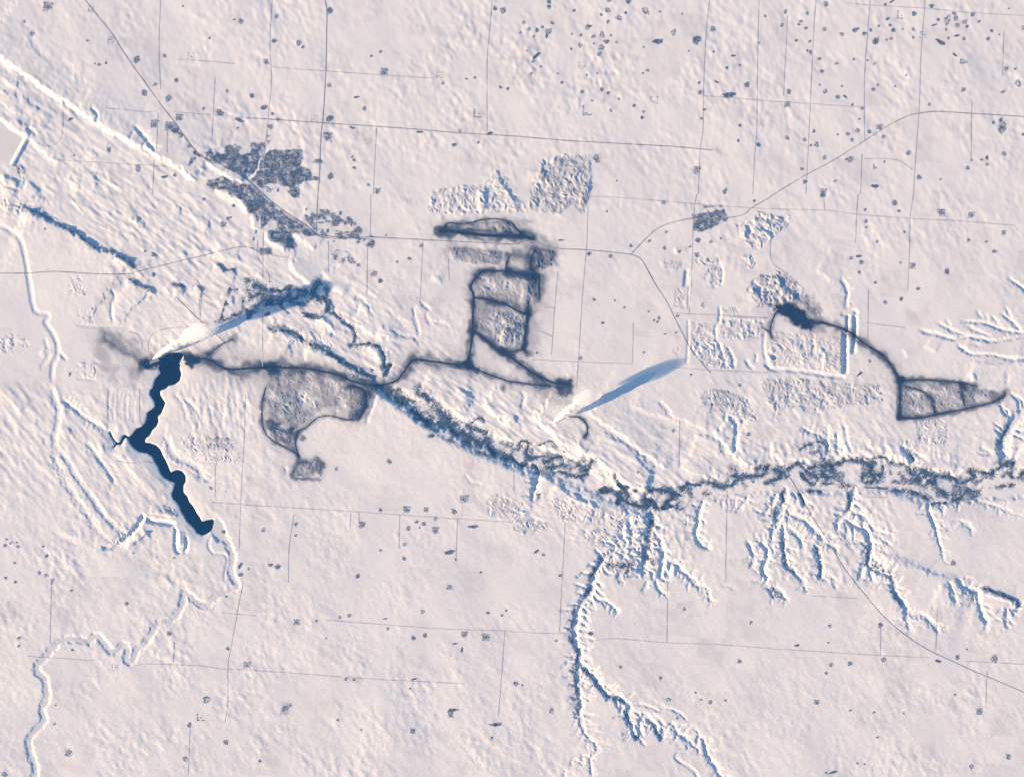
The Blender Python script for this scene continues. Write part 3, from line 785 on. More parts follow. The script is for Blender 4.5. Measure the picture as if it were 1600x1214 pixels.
dust_area("h:560,820 800,800 900,780 860,900 700,860", .55, 6, mott=.2)
dust_area("11:0,1080 600,1150 950,1214 0,1240", .13, 10, mott=.3)
dust_area("i:60,90 900,190 1050,280 1040,560 900,600 600,540 380,700 130,730 80,500", .26, 6, mott=.35)
dust_area("i:700,150 900,200 1060,290 1130,320 1050,560 960,600 990,420 960,310 860,260", .45, 4, mott=.3)
dust_area("i:120,560 330,640 400,720 330,840 150,740", .4, 4, mott=.3)
dust_area("d:330,150 1100,100 1100,1000 650,1050 380,760", .32, 10, mott=.35)
dust_area("d:350,420 1000,520 960,640 420,560", .25, 7, mott=.4)
dust_area("d:380,150 560,150 480,320 380,420", .35, 6, mott=.3)
dust_area("c:850,750 1150,830 1230,900 1190,1050 1000,1080 780,1000 740,940 900,900", .58, 9, mott=.3)
dust_area("c:960,800 1060,860 1040,1100 960,1180 900,1100 930,930", .6, 5, mott=.25)
dust_area("c:130,640 900,640 1020,830 130,800", .2, 8, mott=.3)
dust_area("c:780,900 960,900 940,1000 800,1000", .5, 4, mott=.2)
dust_area("c:870,640 990,640 980,700 880,670", .4, 4, mott=.4)
dust_area("d:1090,180 1200,180 1180,300 1100,420", .3, 5, mott=.3)
dust_area("g:866,592 893,592 894,612 886,624 868,612", .9, 3, mott=.1)
dust_area("g:830,585 900,590 900,640 850,630", .35, 8, mott=.3)
dust_area("d:200,1100 340,1090 420,1150 480,1210 330,1180 220,1140", .8, 3, mott=.1)
dust_area("e:320,680 370,650 440,670 500,720 560,790 570,850 500,840 400,780 340,740", 1.0, 3.0, mott=.06)
dust_area("e:300,640 500,620 640,760 640,870 520,860 330,740", .5, 7, mott=.3)
dust_area("e:480,590 560,600 620,720 560,740", .45, 5, mott=.3)
dust_area("e:560,830 740,860 760,1000 660,1000 590,920", .2, 9, mott=.3)
dust_area("31:820,1155 1200,1170 1320,1200 1480,1230 1420,1270 1230,1330 1000,1390 820,1400", .55, 3, mott=.3)
dust_area("32:1220,0 1340,0 1480,30 1400,80 1240,110", .35, 3, mott=.3)
dust_area("31:560,900 830,1160 820,1214 500,1214", .10, 20, mott=.3)
dust_area("31:860,690 950,780 900,790 850,720", .14, 5, mott=.3)
dust_area("g:783,600 790,600 792,612 784,616", .8, 3, mott=.1)
dust_area("12:20,60 60,60 60,95 25,95", .5, 1.5, mott=.1)
dust_area("12:275,295 300,295 300,325 275,325", .7, 1.5, mott=.1)
dust_area("22:420,310 520,350 510,390 440,370", .45, 2.5, mott=.3)
# windblown soil smudges beside the grid roads
for s, a in [("10:585,790 650,800 760,920 740,960 650,850", .4), ("10:600,600 700,610 690,690 640,690", .3), ("20:500,960 560,960 600,1040 700,1150 560,1040", .3),
             ("20:1250,935 1320,938 1370,990 1340,980", .55), ("23:1010,150 1120,110 1210,190 1190,220 1060,190", .34), ("20:540,550 620,560 620,620 560,640", .22),
             ("f:920,640 1040,640 1080,740 980,740", .45), ("33:700,220 900,350 1100,450 1060,480 850,370", .16), ("13:520,580 660,580 660,640 560,620", .25),
             ("31:1220,260 1390,280 1380,310 1240,300", .18), ("11:690,440 780,520 760,560 690,540", .22), ("21:800,220 880,220 870,260 810,260", .25),
             ("00:0,220 100,230 80,260 0,240", .14), ("13:150,740 220,740 210,830 160,830", .5), ("20:870,560 1010,610 1000,640 880,600", .18), ("10:800,250 920,350 880,350 800,290", .2),
             ("02:920,760 1100,790 1090,820 950,810", .4), ("33:1340,560 1600,560 1600,800 1380,760", .08)]:
    dust_area(s, a, 3.5, EARTH, mott=.45)

# quarter-section fields: stubble shows a little more through the snow in some than in others
cf, sf = math.cos(.058), math.sin(.058)
fu = ((GX - 1266) * cf + (GY - 160) * sf) / 42.25; fv = (-(GX - 1266) * sf + (GY - 160) * cf) / 42.25
fr_ = np.random.default_rng(5)
FV = fr_.uniform(0, 1, (90, 90)) ** 2.2
fi = np.clip(np.floor(fu).astype(int) + 45, 0, 89); fj = np.clip(np.floor(fv).astype(int) + 45, 0, 89)
EARTH = np.maximum(EARTH, 0.14 * FV[fj, fi] * np.clip(.7 + .5 * SOFT, 0, 1.4) * np.clip(1 - VAL / 12, 0, 1))
# town ground: ploughed streets, yards, hedges
TOWN = [("a:100,230 150,190 200,240 320,250 330,140 520,135 530,180 490,220 520,260 640,240 650,110 820,100 830,180 790,230 760,290 740,350 720,430 690,490 600,530 570,560 480,500 420,460 330,430 260,370 180,340 80,320", 1.0),
        ("a:840,230 920,190 1060,200 1200,190 1290,200 1290,320 1260,400 1370,430 1400,500 1500,540 1500,570 1300,590 1250,650 1270,720 1240,790 1160,780 1120,720 1130,660 1030,650 1000,620 850,620 820,680 760,660 700,620 650,570 700,520 740,440 760,370 790,290", 1.0),
        ("a:100,590 230,550 300,520 420,580 560,620 650,640 780,760 920,870 1060,980 1250,1110 1400,1200|b:760,300 850,380 740,400 620,350 500,350 600,530 540,545 470,560 380,490 260,440 240,330 330,300 330,200 250,180 200,250 150,300 120,130"
         "|a:740,1110 700,1000 610,970 600,900 560,850 480,780 380,760 330,690 180,690 110,650", 1.0),
        ("b:650,60 820,60 1000,60 1180,100 1320,230 1480,380 1550,440 1540,540 1480,520 1300,480 1150,430 980,420 850,380 780,300 700,180", 0.36),
        ("b:120,560 270,520 280,620 120,630", 0.9),
        ("b:980,560 1200,560 1330,740 1150,740 1000,660", 0.22),
        ("21:1120,130 1200,115 1320,95 1345,160 1230,215 1160,235 1130,225 1135,180", 0.95),
        ("21:1190,70 1310,66 1310,82 1190,88", 0.6),
        ("a:850,20 900,20 910,70 870,130 840,110", 0.7), ("a:1420,320 1540,310 1540,360 1440,370", 0.7),
        ("a:840,650 900,660 900,740 850,720", 0.6), ("00:1020,780 1100,770 1140,850 1080,830", 0.6), ("00:1180,900 1300,1000 1240,980", 0.5)]
for s, d in TOWN:
    r = poly_sd(P(s), 4, 0.6)
    win, sd = r
    if d < .5: d = d * np.clip(1.5 * sstep(-.1, 1.2, SWIRL2[win] + .6 * LUMP[win]) + .25, 0, 1.7)
    v = 0.72 * d * (1 - sstep(-1.8, 1.2, sd + 1.2 * RID2[win])) * np.clip(0.85 + 0.25 * RID[win] + 0.3 * LUMP[win] * (1.6 - d), 0.05, 1.2)
    GREY[win] = np.maximum(GREY[win], np.clip(v, 0, 1))

# brushy ground along the river: grey of twigs with painted shade among them
BR = [("11:430,640 460,720 530,780 600,830 620,900 590,945 700,930 760,950 800,1010 795,1080 840,1060 810,1130", 1.6, .8), ("11:95,835 200,855 260,880 290,905", 2.4, .8),
      ("11:100,590 150,600 200,590 300,600 360,620", 2.0, .9), ("11:360,620 380,540 440,600 430,650 455,700 430,740", 2.6, .9), ("11:300,610 290,690 200,660 150,650 60,690", 3.6, .7), ("11:0,560 60,600 40,660 0,700", 4.0, .7),
      ("11:330,935 420,970 500,1020 620,1090 720,1140", 2.6, .8), ("11:280,740 320,755 380,745", .8, .6),
      ("12:830,30 900,70 960,110 1010,170 1080,215 1180,230 1240,270 1300,290 1340,330 1420,345 1480,400 1540,430 1597,445", 4.2, 1), ("12:1010,5 1080,80 1150,150 1210,210 1250,260", 4.4, .9),
      ("12:1320,235 1390,190 1425,205", 1.0, .9), ("12:1320,240 1400,270 1440,280 1420,330", 2.6, .8), ("12:700,0 830,20 900,10", 2.0, .6), ("12:1080,300 1110,300", 1.6, .8), ("12:1400,400 1430,410", 1.6, .8),
      ("22:45,385 55,335 105,345 88,400 130,440 200,420 205,460 280,430 320,445 300,485 225,500 320,530 420,550 470,530 495,460 515,455", 1.7, 1), ("22:395,480 440,475 460,510 430,520", 3.6, 1),
      ("22:0,430 50,480 130,480 170,520", 2.2, .8), ("22:160,360 240,335 280,370 330,400", 0.8, .8), ("22:180,650 150,700", 1.0, .5), ("22:640,540 670,600 720,640", 1.0, .8), ("22:420,560 450,590", 1.6, .7),
      ("22:545,660 590,640 650,640 730,668 690,700 740,725 840,735 880,700 830,685 865,645 940,635 1000,655 1050,672 990,700 940,745", 2.2, 1), ("22:930,640 990,650 1030,670 990,690", 4.0, .9), ("22:820,700 870,720 840,740 750,720", 3.0, .9),
      ("22:1050,660 1090,605 1170,605 1215,585 1290,612 1375,605 1420,565 1500,548 1560,545 1597,500", 1.8, 1), ("22:1260,600 1300,620", 2.6, .8), ("22:1370,500 1430,540 1370,550", 3.0, .6), ("22:1540,510 1597,490", 4.0, .9),
      ("22:880,780 860,900 840,1010", 4.5, .5), ("22:820,1050 870,1080", 3.5, .7), ("22:560,1060 510,1150 480,1200", 2.0, .6), ("22:600,1100 700,1110 740,1100 690,1180", 3.0, .5), ("22:940,745 1000,740 1060,760", 2.4, .6),
      ("32:0,505 60,512 90,540 40,580 -10,590", 2.2, 1), ("32:110,520 190,470 240,520 310,560 280,600 230,560 210,530", 1.8, 1), ("32:320,480 370,475 400,510 370,560 330,530 350,500", 4.2, 1), ("32:240,510 300,490", 1.4, .8),
      ("32:400,490 500,452 620,465 650,510 590,555 640,590 705,540 722,490", 2.0, 1), ("32:640,540 690,560 650,585", 3.6, .9), ("32:610,450 660,470 640,500", 2.6, .8), ("32:660,435 720,432 800,475 860,480 890,520", 1.4, .9),
      ("32:890,540 960,520 1000,560 1040,590 960,590 900,560", 4.6, .9), ("32:970,520 1000,510", 3.0, .9), ("32:1050,550 1150,560 1200,590 1260,575 1290,545 1250,520 1400,532 1450,490 1530,470 1505,520 1540,560 1610,525", 2.2, .9),
      ("32:1440,470 1500,490", 3.2, .9), ("32:780,635 870,645 960,665 1000,700", 2.4, .8), ("32:1080,650 1150,690 1200,690 1225,640 1300,655 1260,680", 3.0, .9), ("32:1430,618 1480,612 1540,602", 1.6, .8), ("32:1030,720 1110,720", 1.6, .8),
      ("32:600,620 740,630", 1.0, .7), ("32:450,610 520,620", 2.0, .6), ("32:250,640 330,645", 1.8, .8), ("32:340,600 400,600", 1.6, .7), ("32:200,660 225,720", 1.6, .8), ("32:30,760 50,830", 3.2, .5), ("32:90,650 100,720", 2.0, .6),
      ("32:190,390 260,350 330,340 380,400", 1.0, .6), ("32:190,370 260,360 320,390 250,410", 3.0, .25), ("32:870,380 910,450", 1.2, .8), ("32:1435,380 1460,300 1500,230", 2.0, .6),
      ("h:1210,40 1260,60 1240,150 1280,220 1200,260 1190,360", 3.0, .4), ("h:1260,60 1380,140 1470,160", 2.4, .4), ("h:1500,150 1600,170", 1.6, .9), ("h:1280,220 1400,200 1500,220 1600,230", 2.4, .35), ("h:900,500 1000,470 1100,450 1180,380", 2.6, .35),
      ("h:780,500 850,520", 1.6, .5), ("h:460,100 560,110 600,150", 2.0, .5), ("h:730,110 770,170 750,230", 1.6, .5), ("01:1360,430 1400,470 1470,470", 1.4, .6), ("01:360,190 470,240 560,310 630,345", 2.0, .6), ("01:680,350 760,395 840,450", 2.4, .6),
      ("01:800,530 880,570 950,600", 2.0, .5), ("01:150,90 240,120 330,160", 2.4, .5), ("00:80,1020 140,1080", 1.6, .5), ("00:1190,1020 1220,990", 1.4, .8),
      ("23:490,30 450,90", 2.6, .6), ("23:385,150 375,240 365,310 380,390 405,440 395,520 393,620 405,720 402,820", 2.0, .55), ("23:450,540 500,590 545,655 600,710 700,745", 1.8, .55), ("23:755,960 800,960", 2.0, .6), ("23:870,880 930,970", 1.8, .6), ("23:700,800 740,880", 1.6, .6),
      ("32:500,640 505,720 490,770", 1.6, .6), ("32:610,960 625,1040 615,1100", 2.2, .6), ("32:100,930 100,1040 115,1110 160,1150", 1.6, .6), ("32:310,1000 330,1080 325,1180", 1.6, .6), ("33:770,20 790,80 830,140", 2.2, .5), ("33:1340,35 1450,75 1550,120 1570,150", 2.0, .7),
      ("32:660,1110 740,1150 780,1190", 1.8, .6), ("33:1260,60 1290,90", 1.6, .5), ("33:20,40 60,90", 1.6, .7), ("i:880,150 1000,210 1080,180", 2.4, .4), ("i:1180,20 1230,80 1270,60 1210,150", 1.6, .8), ("i:1080,100 1100,110", 1.6, .8)]
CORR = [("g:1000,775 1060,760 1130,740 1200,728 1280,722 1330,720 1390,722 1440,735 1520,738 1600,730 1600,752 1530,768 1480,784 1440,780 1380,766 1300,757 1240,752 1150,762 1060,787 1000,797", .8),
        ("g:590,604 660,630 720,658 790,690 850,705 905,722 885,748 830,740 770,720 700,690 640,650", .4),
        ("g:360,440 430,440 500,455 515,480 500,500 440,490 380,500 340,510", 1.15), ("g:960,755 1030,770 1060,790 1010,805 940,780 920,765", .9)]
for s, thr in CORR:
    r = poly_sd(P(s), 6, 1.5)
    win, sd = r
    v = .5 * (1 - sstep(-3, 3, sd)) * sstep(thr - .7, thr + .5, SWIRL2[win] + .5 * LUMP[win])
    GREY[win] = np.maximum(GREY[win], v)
for s, hw, dens in BR:                                 # the river's cut banks under the brush
    if dens < .8 or hw > 2.4: continue
    r = line_dist(smooth_line(P(s)), 6, 0.7)
    if r is None: continue
    HB[r[0]] -= 13.0 * (1 - sstep(.7, 4.2, r[1]))
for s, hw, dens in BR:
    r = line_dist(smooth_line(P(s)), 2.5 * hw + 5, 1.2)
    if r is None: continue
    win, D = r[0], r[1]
    v = .62 * dens * np.exp(-(np.maximum(D - 1.0 * hw, 0) / (1.1 * hw + 1.0)) ** 2) * np.clip(.75 + .35 * RID2[win] + .35 * LUMP[win], .05, 1.2)  # twig grey plus the shade beneath the brush, put into the colour
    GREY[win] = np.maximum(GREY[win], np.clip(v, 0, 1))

# ------------------------------------------------------------------ put the ground together
HT = HB - VAL
WL = -26.0                                            # open water level
win, sd = poly_sd(RES, 26, 0.0)
b_ = np.exp(-(np.maximum(sd, 0) / 9.0) ** 2)
HT[win] = HT[win] * (1 - b_) + (WL + 5.0 + 0.35 * np.clip(HT[win] - WL, -10, 14)) * b_
HT[win] = np.where(sd < 1.6, (WL + 4.0) + (-12.0) * (1 - sstep(-1.4, 1.4, sd)), HT[win])
DAMLAKE = P("g:-36,180|00:0,745 60,805 140,858 165,880 85,1015 60,1030 0,1010|g:-36,250")
win, sd = poly_sd(DAMLAKE, 12, 0.0)
LAKE_Z = float(np.median(HT[win][sd < -2]))
b_ = 1 - sstep(-2.0, 3.0, sd)
HT[win] = HT[win] * (1 - b_) + LAKE_Z * b_
ICE[win] = np.maximum(ICE[win], 0.55 * (1 - sstep(-2.0, 1.0, sd)))
ARM = P("02:1335,830 1360,815 1390,840 1410,900 1400,950 1360,960 1330,920 1320,890")
win, sd = poly_sd(ARM, 8, 0.0)
b_ = 1 - sstep(-1.0, 2.5, sd)
HT[win] = HT[win] * (1 - b_) + (WL + 1.0) * b_
ICE[win] = np.maximum(ICE[win], 0.8 * (1 - sstep(-1.0, 1.0, sd)))


def ground_z(px, py):
    """terrain height at photo pixels (arrays), bilinear"""
    fx = np.clip((np.asarray(px, float) - x0) / STEP, 0, NX - 1.001); fy = np.clip((np.asarray(py, float) - y0) / STEP, 0, NY - 1.001)
    i = fx.astype(int); j = fy.astype(int); u = fx - i; v = fy - j
    return (HT[j, i] * (1 - u) * (1 - v) + HT[j, i + 1] * u * (1 - v) + HT[j + 1, i] * (1 - u) * v + HT[j + 1, i + 1] * u * v)


def inside(p, x, y):
    ins = np.zeros(len(x), bool)
    for k in range(len(p)):
        (ax, ay), (bx, by) = p[k], p[(k + 1) % len(p)]
        if ay == by: continue
        ins ^= ((ay > y) != (by > y)) & (x < (bx - ax) * (y - ay) / (by - ay) + ax)
    return ins



# ------------------------------------------------------------------ materials
def new_mat(name):
    m = bpy.data.materials.new(name); m.use_nodes = True
    return m, m.node_tree, m.node_tree.nodes["Principled BSDF"]


def N(nt, t, **kw):
    n = nt.nodes.new(t)
    for k, v in kw.items():
        setattr(n, k, v)
    return n


def mixrgb(nt, fac, a, b, mode='MIX'):
    n = nt.nodes.new("ShaderNodeMix"); n.data_type = 'RGBA'; n.blend_type = mode
    if isinstance(fac, (int, float)): n.inputs[0].default_value = fac
    else: nt.links.new(fac, n.inputs[0])
    for sock, v in ((6, a), (7, b)):
        if isinstance(v, tuple): n.inputs[sock].default_value = (*v, 1)
        else: nt.links.new(v, n.inputs[sock])
    return n.outputs[2]


def noise(nt, scale, detail=3.0, rough=.55):
    tc = N(nt, "ShaderNodeTexCoord")
    n = N(nt, "ShaderNodeTexNoise"); n.inputs["Scale"].default_value = scale
    n.inputs["Detail"].default_value = detail; n.inputs["Roughness"].default_value = rough
    nt.links.new(tc.outputs["Object"], n.inputs["Vector"])
    return n.outputs["Fac"]


def remap(nt, v, a, b, c, d):
    n = N(nt, "ShaderNodeMapRange"); nt.links.new(v, n.inputs[0])
    for k, q in enumerate((a, b, c, d)): n.inputs[k + 1].default_value = q
    return n.outputs[0]


def snow_material():
    m, nt, bs = new_mat("drifted_snow")
    grain = remap(nt, noise(nt, 1 / 26.0, 2.0, .7), .25, .75, 0, 1)
    drift = remap(nt, noise(nt, 1 / 700.0, 4.0, .6), .3, .7, 0, 1)
    base = mixrgb(nt, grain, (.80, .78, .785), (.90, .905, .90))
    tcn = N(nt, "ShaderNodeTexCoord"); nz = N(nt, "ShaderNodeTexNoise"); nz.inputs["Scale"].default_value = 1 / 34.0; nz.inputs["Detail"].default_value = 1.0
    nt.links.new(tcn.outputs["Object"], nz.inputs["Vector"])
    base = mixrgb(nt, 0.24, base, nz.outputs["Color"], 'SOFT_LIGHT')
    base = mixrgb(nt, drift, base, mixrgb(nt, 1.0, base, (.965, .955, .965), 'MULTIPLY'))
    at = N(nt, "ShaderNodeAttribute", attribute_name="stain")
    sep = N(nt, "ShaderNodeSeparateColor"); nt.links.new(at.outputs["Color"], sep.inputs[0])
    c = mixrgb(nt, at.outputs["Alpha"], base, (.30, .25, .24))
    c = mixrgb(nt, sep.outputs[2], c, (.66, .67, .69))
    c = mixrgb(nt, sep.outputs[1], c, (.055, .088, .135))  # town and brush grey, with a blue cast of light painted in
    c = mixrgb(nt, sep.outputs[0], c, (.006, .014, .030))  # coal dust, its black tinted with a painted blue cast
    nt.links.new(c, bs.inputs["Base Color"])
    bs.inputs["Roughness"].default_value = 0.85
    bs.inputs["Specular IOR Level"].default_value = 0.15
    return m


def speck(name, a, b, scale, rough=.9, spec=.2):
    m, nt, bs = new_mat(name)
    c = mixrgb(nt, remap(nt, noise(nt, scale, 4.0), .3, .7, 0, 1), a, b)
    nt.links.new(c, bs.inputs["Base Color"])
    bs.inputs["Roughness"].default_value = rough
    bs.inputs["Specular IOR Level"].default_value = spec
    return m


M_SNOW = snow_material()
M_COAL = speck("coal_packed_road", (.006, .009, .014), (.030, .034, .042), 1 / 60.0)
M_DUSTY = speck("dusty_track", (.10, .095, .10), (.28, .27, .27), 1 / 60.0)
M_GRID = speck("snowy_gravel_road", (.46, .42, .43), (.78, .75, .75), 1 / 420.0)
M_HWY = speck("asphalt_with_packed_snow", (.20, .18, .19), (.52, .48, .48), 1 / 500.0)
M_TRACK = speck("railway_bed", (.17, .15, .15), (.42, .38, .37), 1 / 90.0)
M_TREE = speck("bare_winter_branches", (.036, .050, .070), (.11, .13, .155), 1 / 14.0)  # blue cast put into the branch colour, not the bark's own
M_BRUSH = speck("river_brush_branches", (.045, .068, .09), (.11, .145, .175), 1 / 14.0)  # same painted blue cast over the brush colour
M_WALL = speck("house_siding", (.16, .15, .15), (.42, .39, .36), 1 / 9.0)
M_ROOF = speck("house_roof", (.09, .09, .10), (.62, .62, .64), 1 / 22.0)
M_CONC = speck("power_station_cladding", (.25, .25, .26), (.38, .37, .36), 1 / 30.0)
M_STACK = speck("concrete_chimney", (.42, .40, .38), (.55, .53, .50), 1 / 12.0)
M_EMB = speck("snowy_embankment", (.70, .70, .72), (.86, .86, .87), 1 / 40.0)
M_WATER, nt, bs = new_mat("open_water")
bs.inputs["Base Color"].default_value = (.002, .004, .007, 1)
bs.inputs["Roughness"].default_value = 0.2
bs.inputs["Specular IOR Level"].default_value = 0.25
bs.inputs["IOR"].default_value = 1.33


# ------------------------------------------------------------------ mesh helpers
def mesh_np(name, verts, faces, k):
    """verts (n,3), faces (m,k)"""
    verts = np.ascontiguousarray(verts, np.float32); faces = np.ascontiguousarray(faces, np.int32)
    me = bpy.data.meshes.new(name)
    me.vertices.add(len(verts)); me.vertices.foreach_set("co", verts.ravel())
    me.loops.add(faces.size); me.loops.foreach_set("vertex_index", faces.ravel())
    me.polygons.add(len(faces)); me.polygons.foreach_set("loop_start", np.arange(0, faces.size, k, dtype=np.int32))
    me.update(calc_edges=True)
    return me


def put(name, me, mat, parent=None, loc=None):
    o = bpy.data.objects.new(name, me)
    if mat and not me.materials: me.materials.append(mat)
    col.objects.link(o)
    if parent: o.parent = parent
    if loc: o.location = loc
    return o


def tag(o, label=None, cat=None, group=None, kind=None):
    if label: o["label"] = label
    if cat: o["category"] = cat
    if group: o["group"] = group
    if kind: o["kind"] = kind
    return o


# the ground: fine inside the photographed area, wider and wider cells out to 70 km
PAD = 22
ext = np.cumsum(1.5 * 1.33 ** np.arange(1, PAD + 1))
fx_ = np.concatenate([x0 - ext[::-1], ix, ix[-1] + ext]); fy_ = np.concatenate([y0 - ext[::-1], iy, iy[-1] + ext])
HP = np.pad(HT, PAD, mode='edge')
fade = np.concatenate([np.linspace(0, 1, PAD), np.ones(NX), np.linspace(1, 0, PAD)])[None, :] * np.concatenate([np.linspace(0, 1, PAD), np.ones(NY), np.linspace(1, 0, PAD)])[:, None]
HP *= fade
XX, YY = np.meshgrid(fx_, fy_)
V = np.stack([wx(XX), wy(YY), HP], -1).reshape(-1, 3)
nx, ny = len(fx_), len(fy_)
q = (np.arange(ny - 1)[:, None] * nx + np.arange(nx - 1)[None, :]).ravel()
F = np.stack([q, q + nx, q + nx + 1, q + 1], -1)
me = mesh_np("ground", V, F, 4)
me.polygons.foreach_set("use_smooth", np.ones(len(me.polygons), bool))
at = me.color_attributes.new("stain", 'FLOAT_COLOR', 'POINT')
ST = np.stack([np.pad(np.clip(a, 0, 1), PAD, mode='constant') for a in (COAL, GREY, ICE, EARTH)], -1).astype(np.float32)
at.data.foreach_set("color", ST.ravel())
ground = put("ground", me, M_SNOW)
tag(ground, "snow-covered prairie with valleys, gullies, spoil heaps and coal-stained workings", "ground", kind="structure")


# ------------------------------------------------------------------ open water
def triangulate_flat(p, z):
    import mathutils
    pts = [mathutils.Vector((wx(a), wy(b), 0)) for a, b in p]
    tris = mathutils.geometry.tessellate_polygon([pts])
    return np.array([(v.x, v.y, z) for v in pts]), np.array([tuple(t) for t in tris])


v_, f_ = triangulate_flat(smooth_line(np.vstack([RES, RES[:1]]), 1.5)[:-1], WL)
me = mesh_np("reservoir_water", v_, f_, 3)
o = put("reservoir_water", me, M_WATER)
if o.data.polygons[0].normal.z < 0: o.data.flip_normals()
tag(o, "dark open water of the narrow crooked reservoir", "reservoir", kind="structure")


# ------------------------------------------------------------------ roads
def ribbon(name, p, width, mat, lift=2.5, jag=0.0, step=1.5):
    p = smooth_line(p, step)
    keep = np.concatenate([[True], np.hypot(*(p[1:] - p[:-1]).T) > 1e-3]); p = p[keep]
    t = np.gradient(p, axis=0); t /= np.hypot(t[:, 0], t[:, 1])[:, None] + 1e-9
    n = np.stack([-t[:, 1], t[:, 0]], -1)
    rows = []
    m = 3
    for k in range(m):
        w = (k / (m - 1) - .5) * width
        j = jag * rng.standard_normal(len(p))[:, None] if k in (0, m - 1) else 0
        q = p + n * (w + j)
        rows.append(np.stack([wx(q[:, 0]), wy(q[:, 1]), ground_z(q[:, 0], q[:, 1]) + lift], -1))
    V = np.stack(rows, 1).reshape(-1, 3)
    L = len(p)
    i = (np.arange(L - 1)[:, None] * m + np.arange(m - 1)[None]).ravel()
    F = np.stack([i, i + 1, i + m + 1, i + m], -1)
    me = mesh_np(name, V, F, 4)
    if me.polygons[0].normal.z < 0: me.flip_normals()
    me.polygons.foreach_set("use_smooth", np.ones(len(me.polygons), bool))
    return put(name, me, mat)


for s, w_, core, soft, amt, lab, black in HAUL:
    o = ribbon("haul_road", P(s), w_ * 0.8, M_COAL if black else M_DUSTY, 2.5, 0.3)
    tag(o, lab, "haul road", kind="structure")

HWY = ["00:530,0 600,90 700,215 760,310 830,415 900,510 1000,650 1090,765 1170,880 1240,960 1330,1020|a:250,300 420,420 560,520 700,640 900,830 1120,990 1330,1120|b:700,250 850,370 1000,395 1250,410 1500,405 1597,405|11:720,265 1100,285 1597,310|21:40,300 130,290 240,332 460,345 640,362 740,375 800,400 840,460 900,570 960,660 1010,760 1060,860 1120,970 1200,1070 1240,1112",
       "21:740,375 790,320 860,250 920,205 1000,175 1120,150 1340,145 1440,125 1500,80 1597,25|30:40,1210 240,1090 400,1005 600,880 740,790 860,730 930,710 1050,697 1200,705 1660,733",
       "10:-60,737 80,745 410,768 600,780 1000,808 1260,830 1597,850|20:300,875 600,893 1000,915 1170,930 1250,938",
       "g:-30,427|01:0,490 170,490 350,480 600,495 800,495 850,482 920,465 1100,420 1270,380 1450,335 1540,325|b:0,540 60,545",
       "10:420,-40 440,60 440,200 435,440 420,700 405,850 395,1100 385,1214|11:380,100 375,240"]
HWYL = ["main highway slanting down from the plains through the town and on east", "highway bending northeast past the small village", "straight paved road passing north of the town",
        "gently bending road crossing the western creek and valley", "straight north-south highway east of the town"]
for s, lab in zip(HWY, HWYL):
    tag(ribbon("highway", P(s), 1.35, M_HWY), lab, "road", kind="structure")
RAIL = ["a:60,220 300,380 560,530 720,680 900,830 1120,1000 1330,1140|b:740,290 860,390 1000,420 1250,420 1480,430",
        "32:100,540 150,580 250,760 370,950 460,1100 540,1210|33:600,70 720,210 860,330 1000,420 1150,490 1300,560 1400,600 1660,712",
        "01:1100,640 1200,740 1320,850 1400,920|h:1010,710"]
for s, lab in zip(RAIL, ["railway running through the town beside the highway", "railway slanting across the southeastern ravines", "railway spur crossing the plume shadow"]):
    tag(ribbon("railway", P(s), 0.95, M_TRACK), lab, "railway", kind="structure")
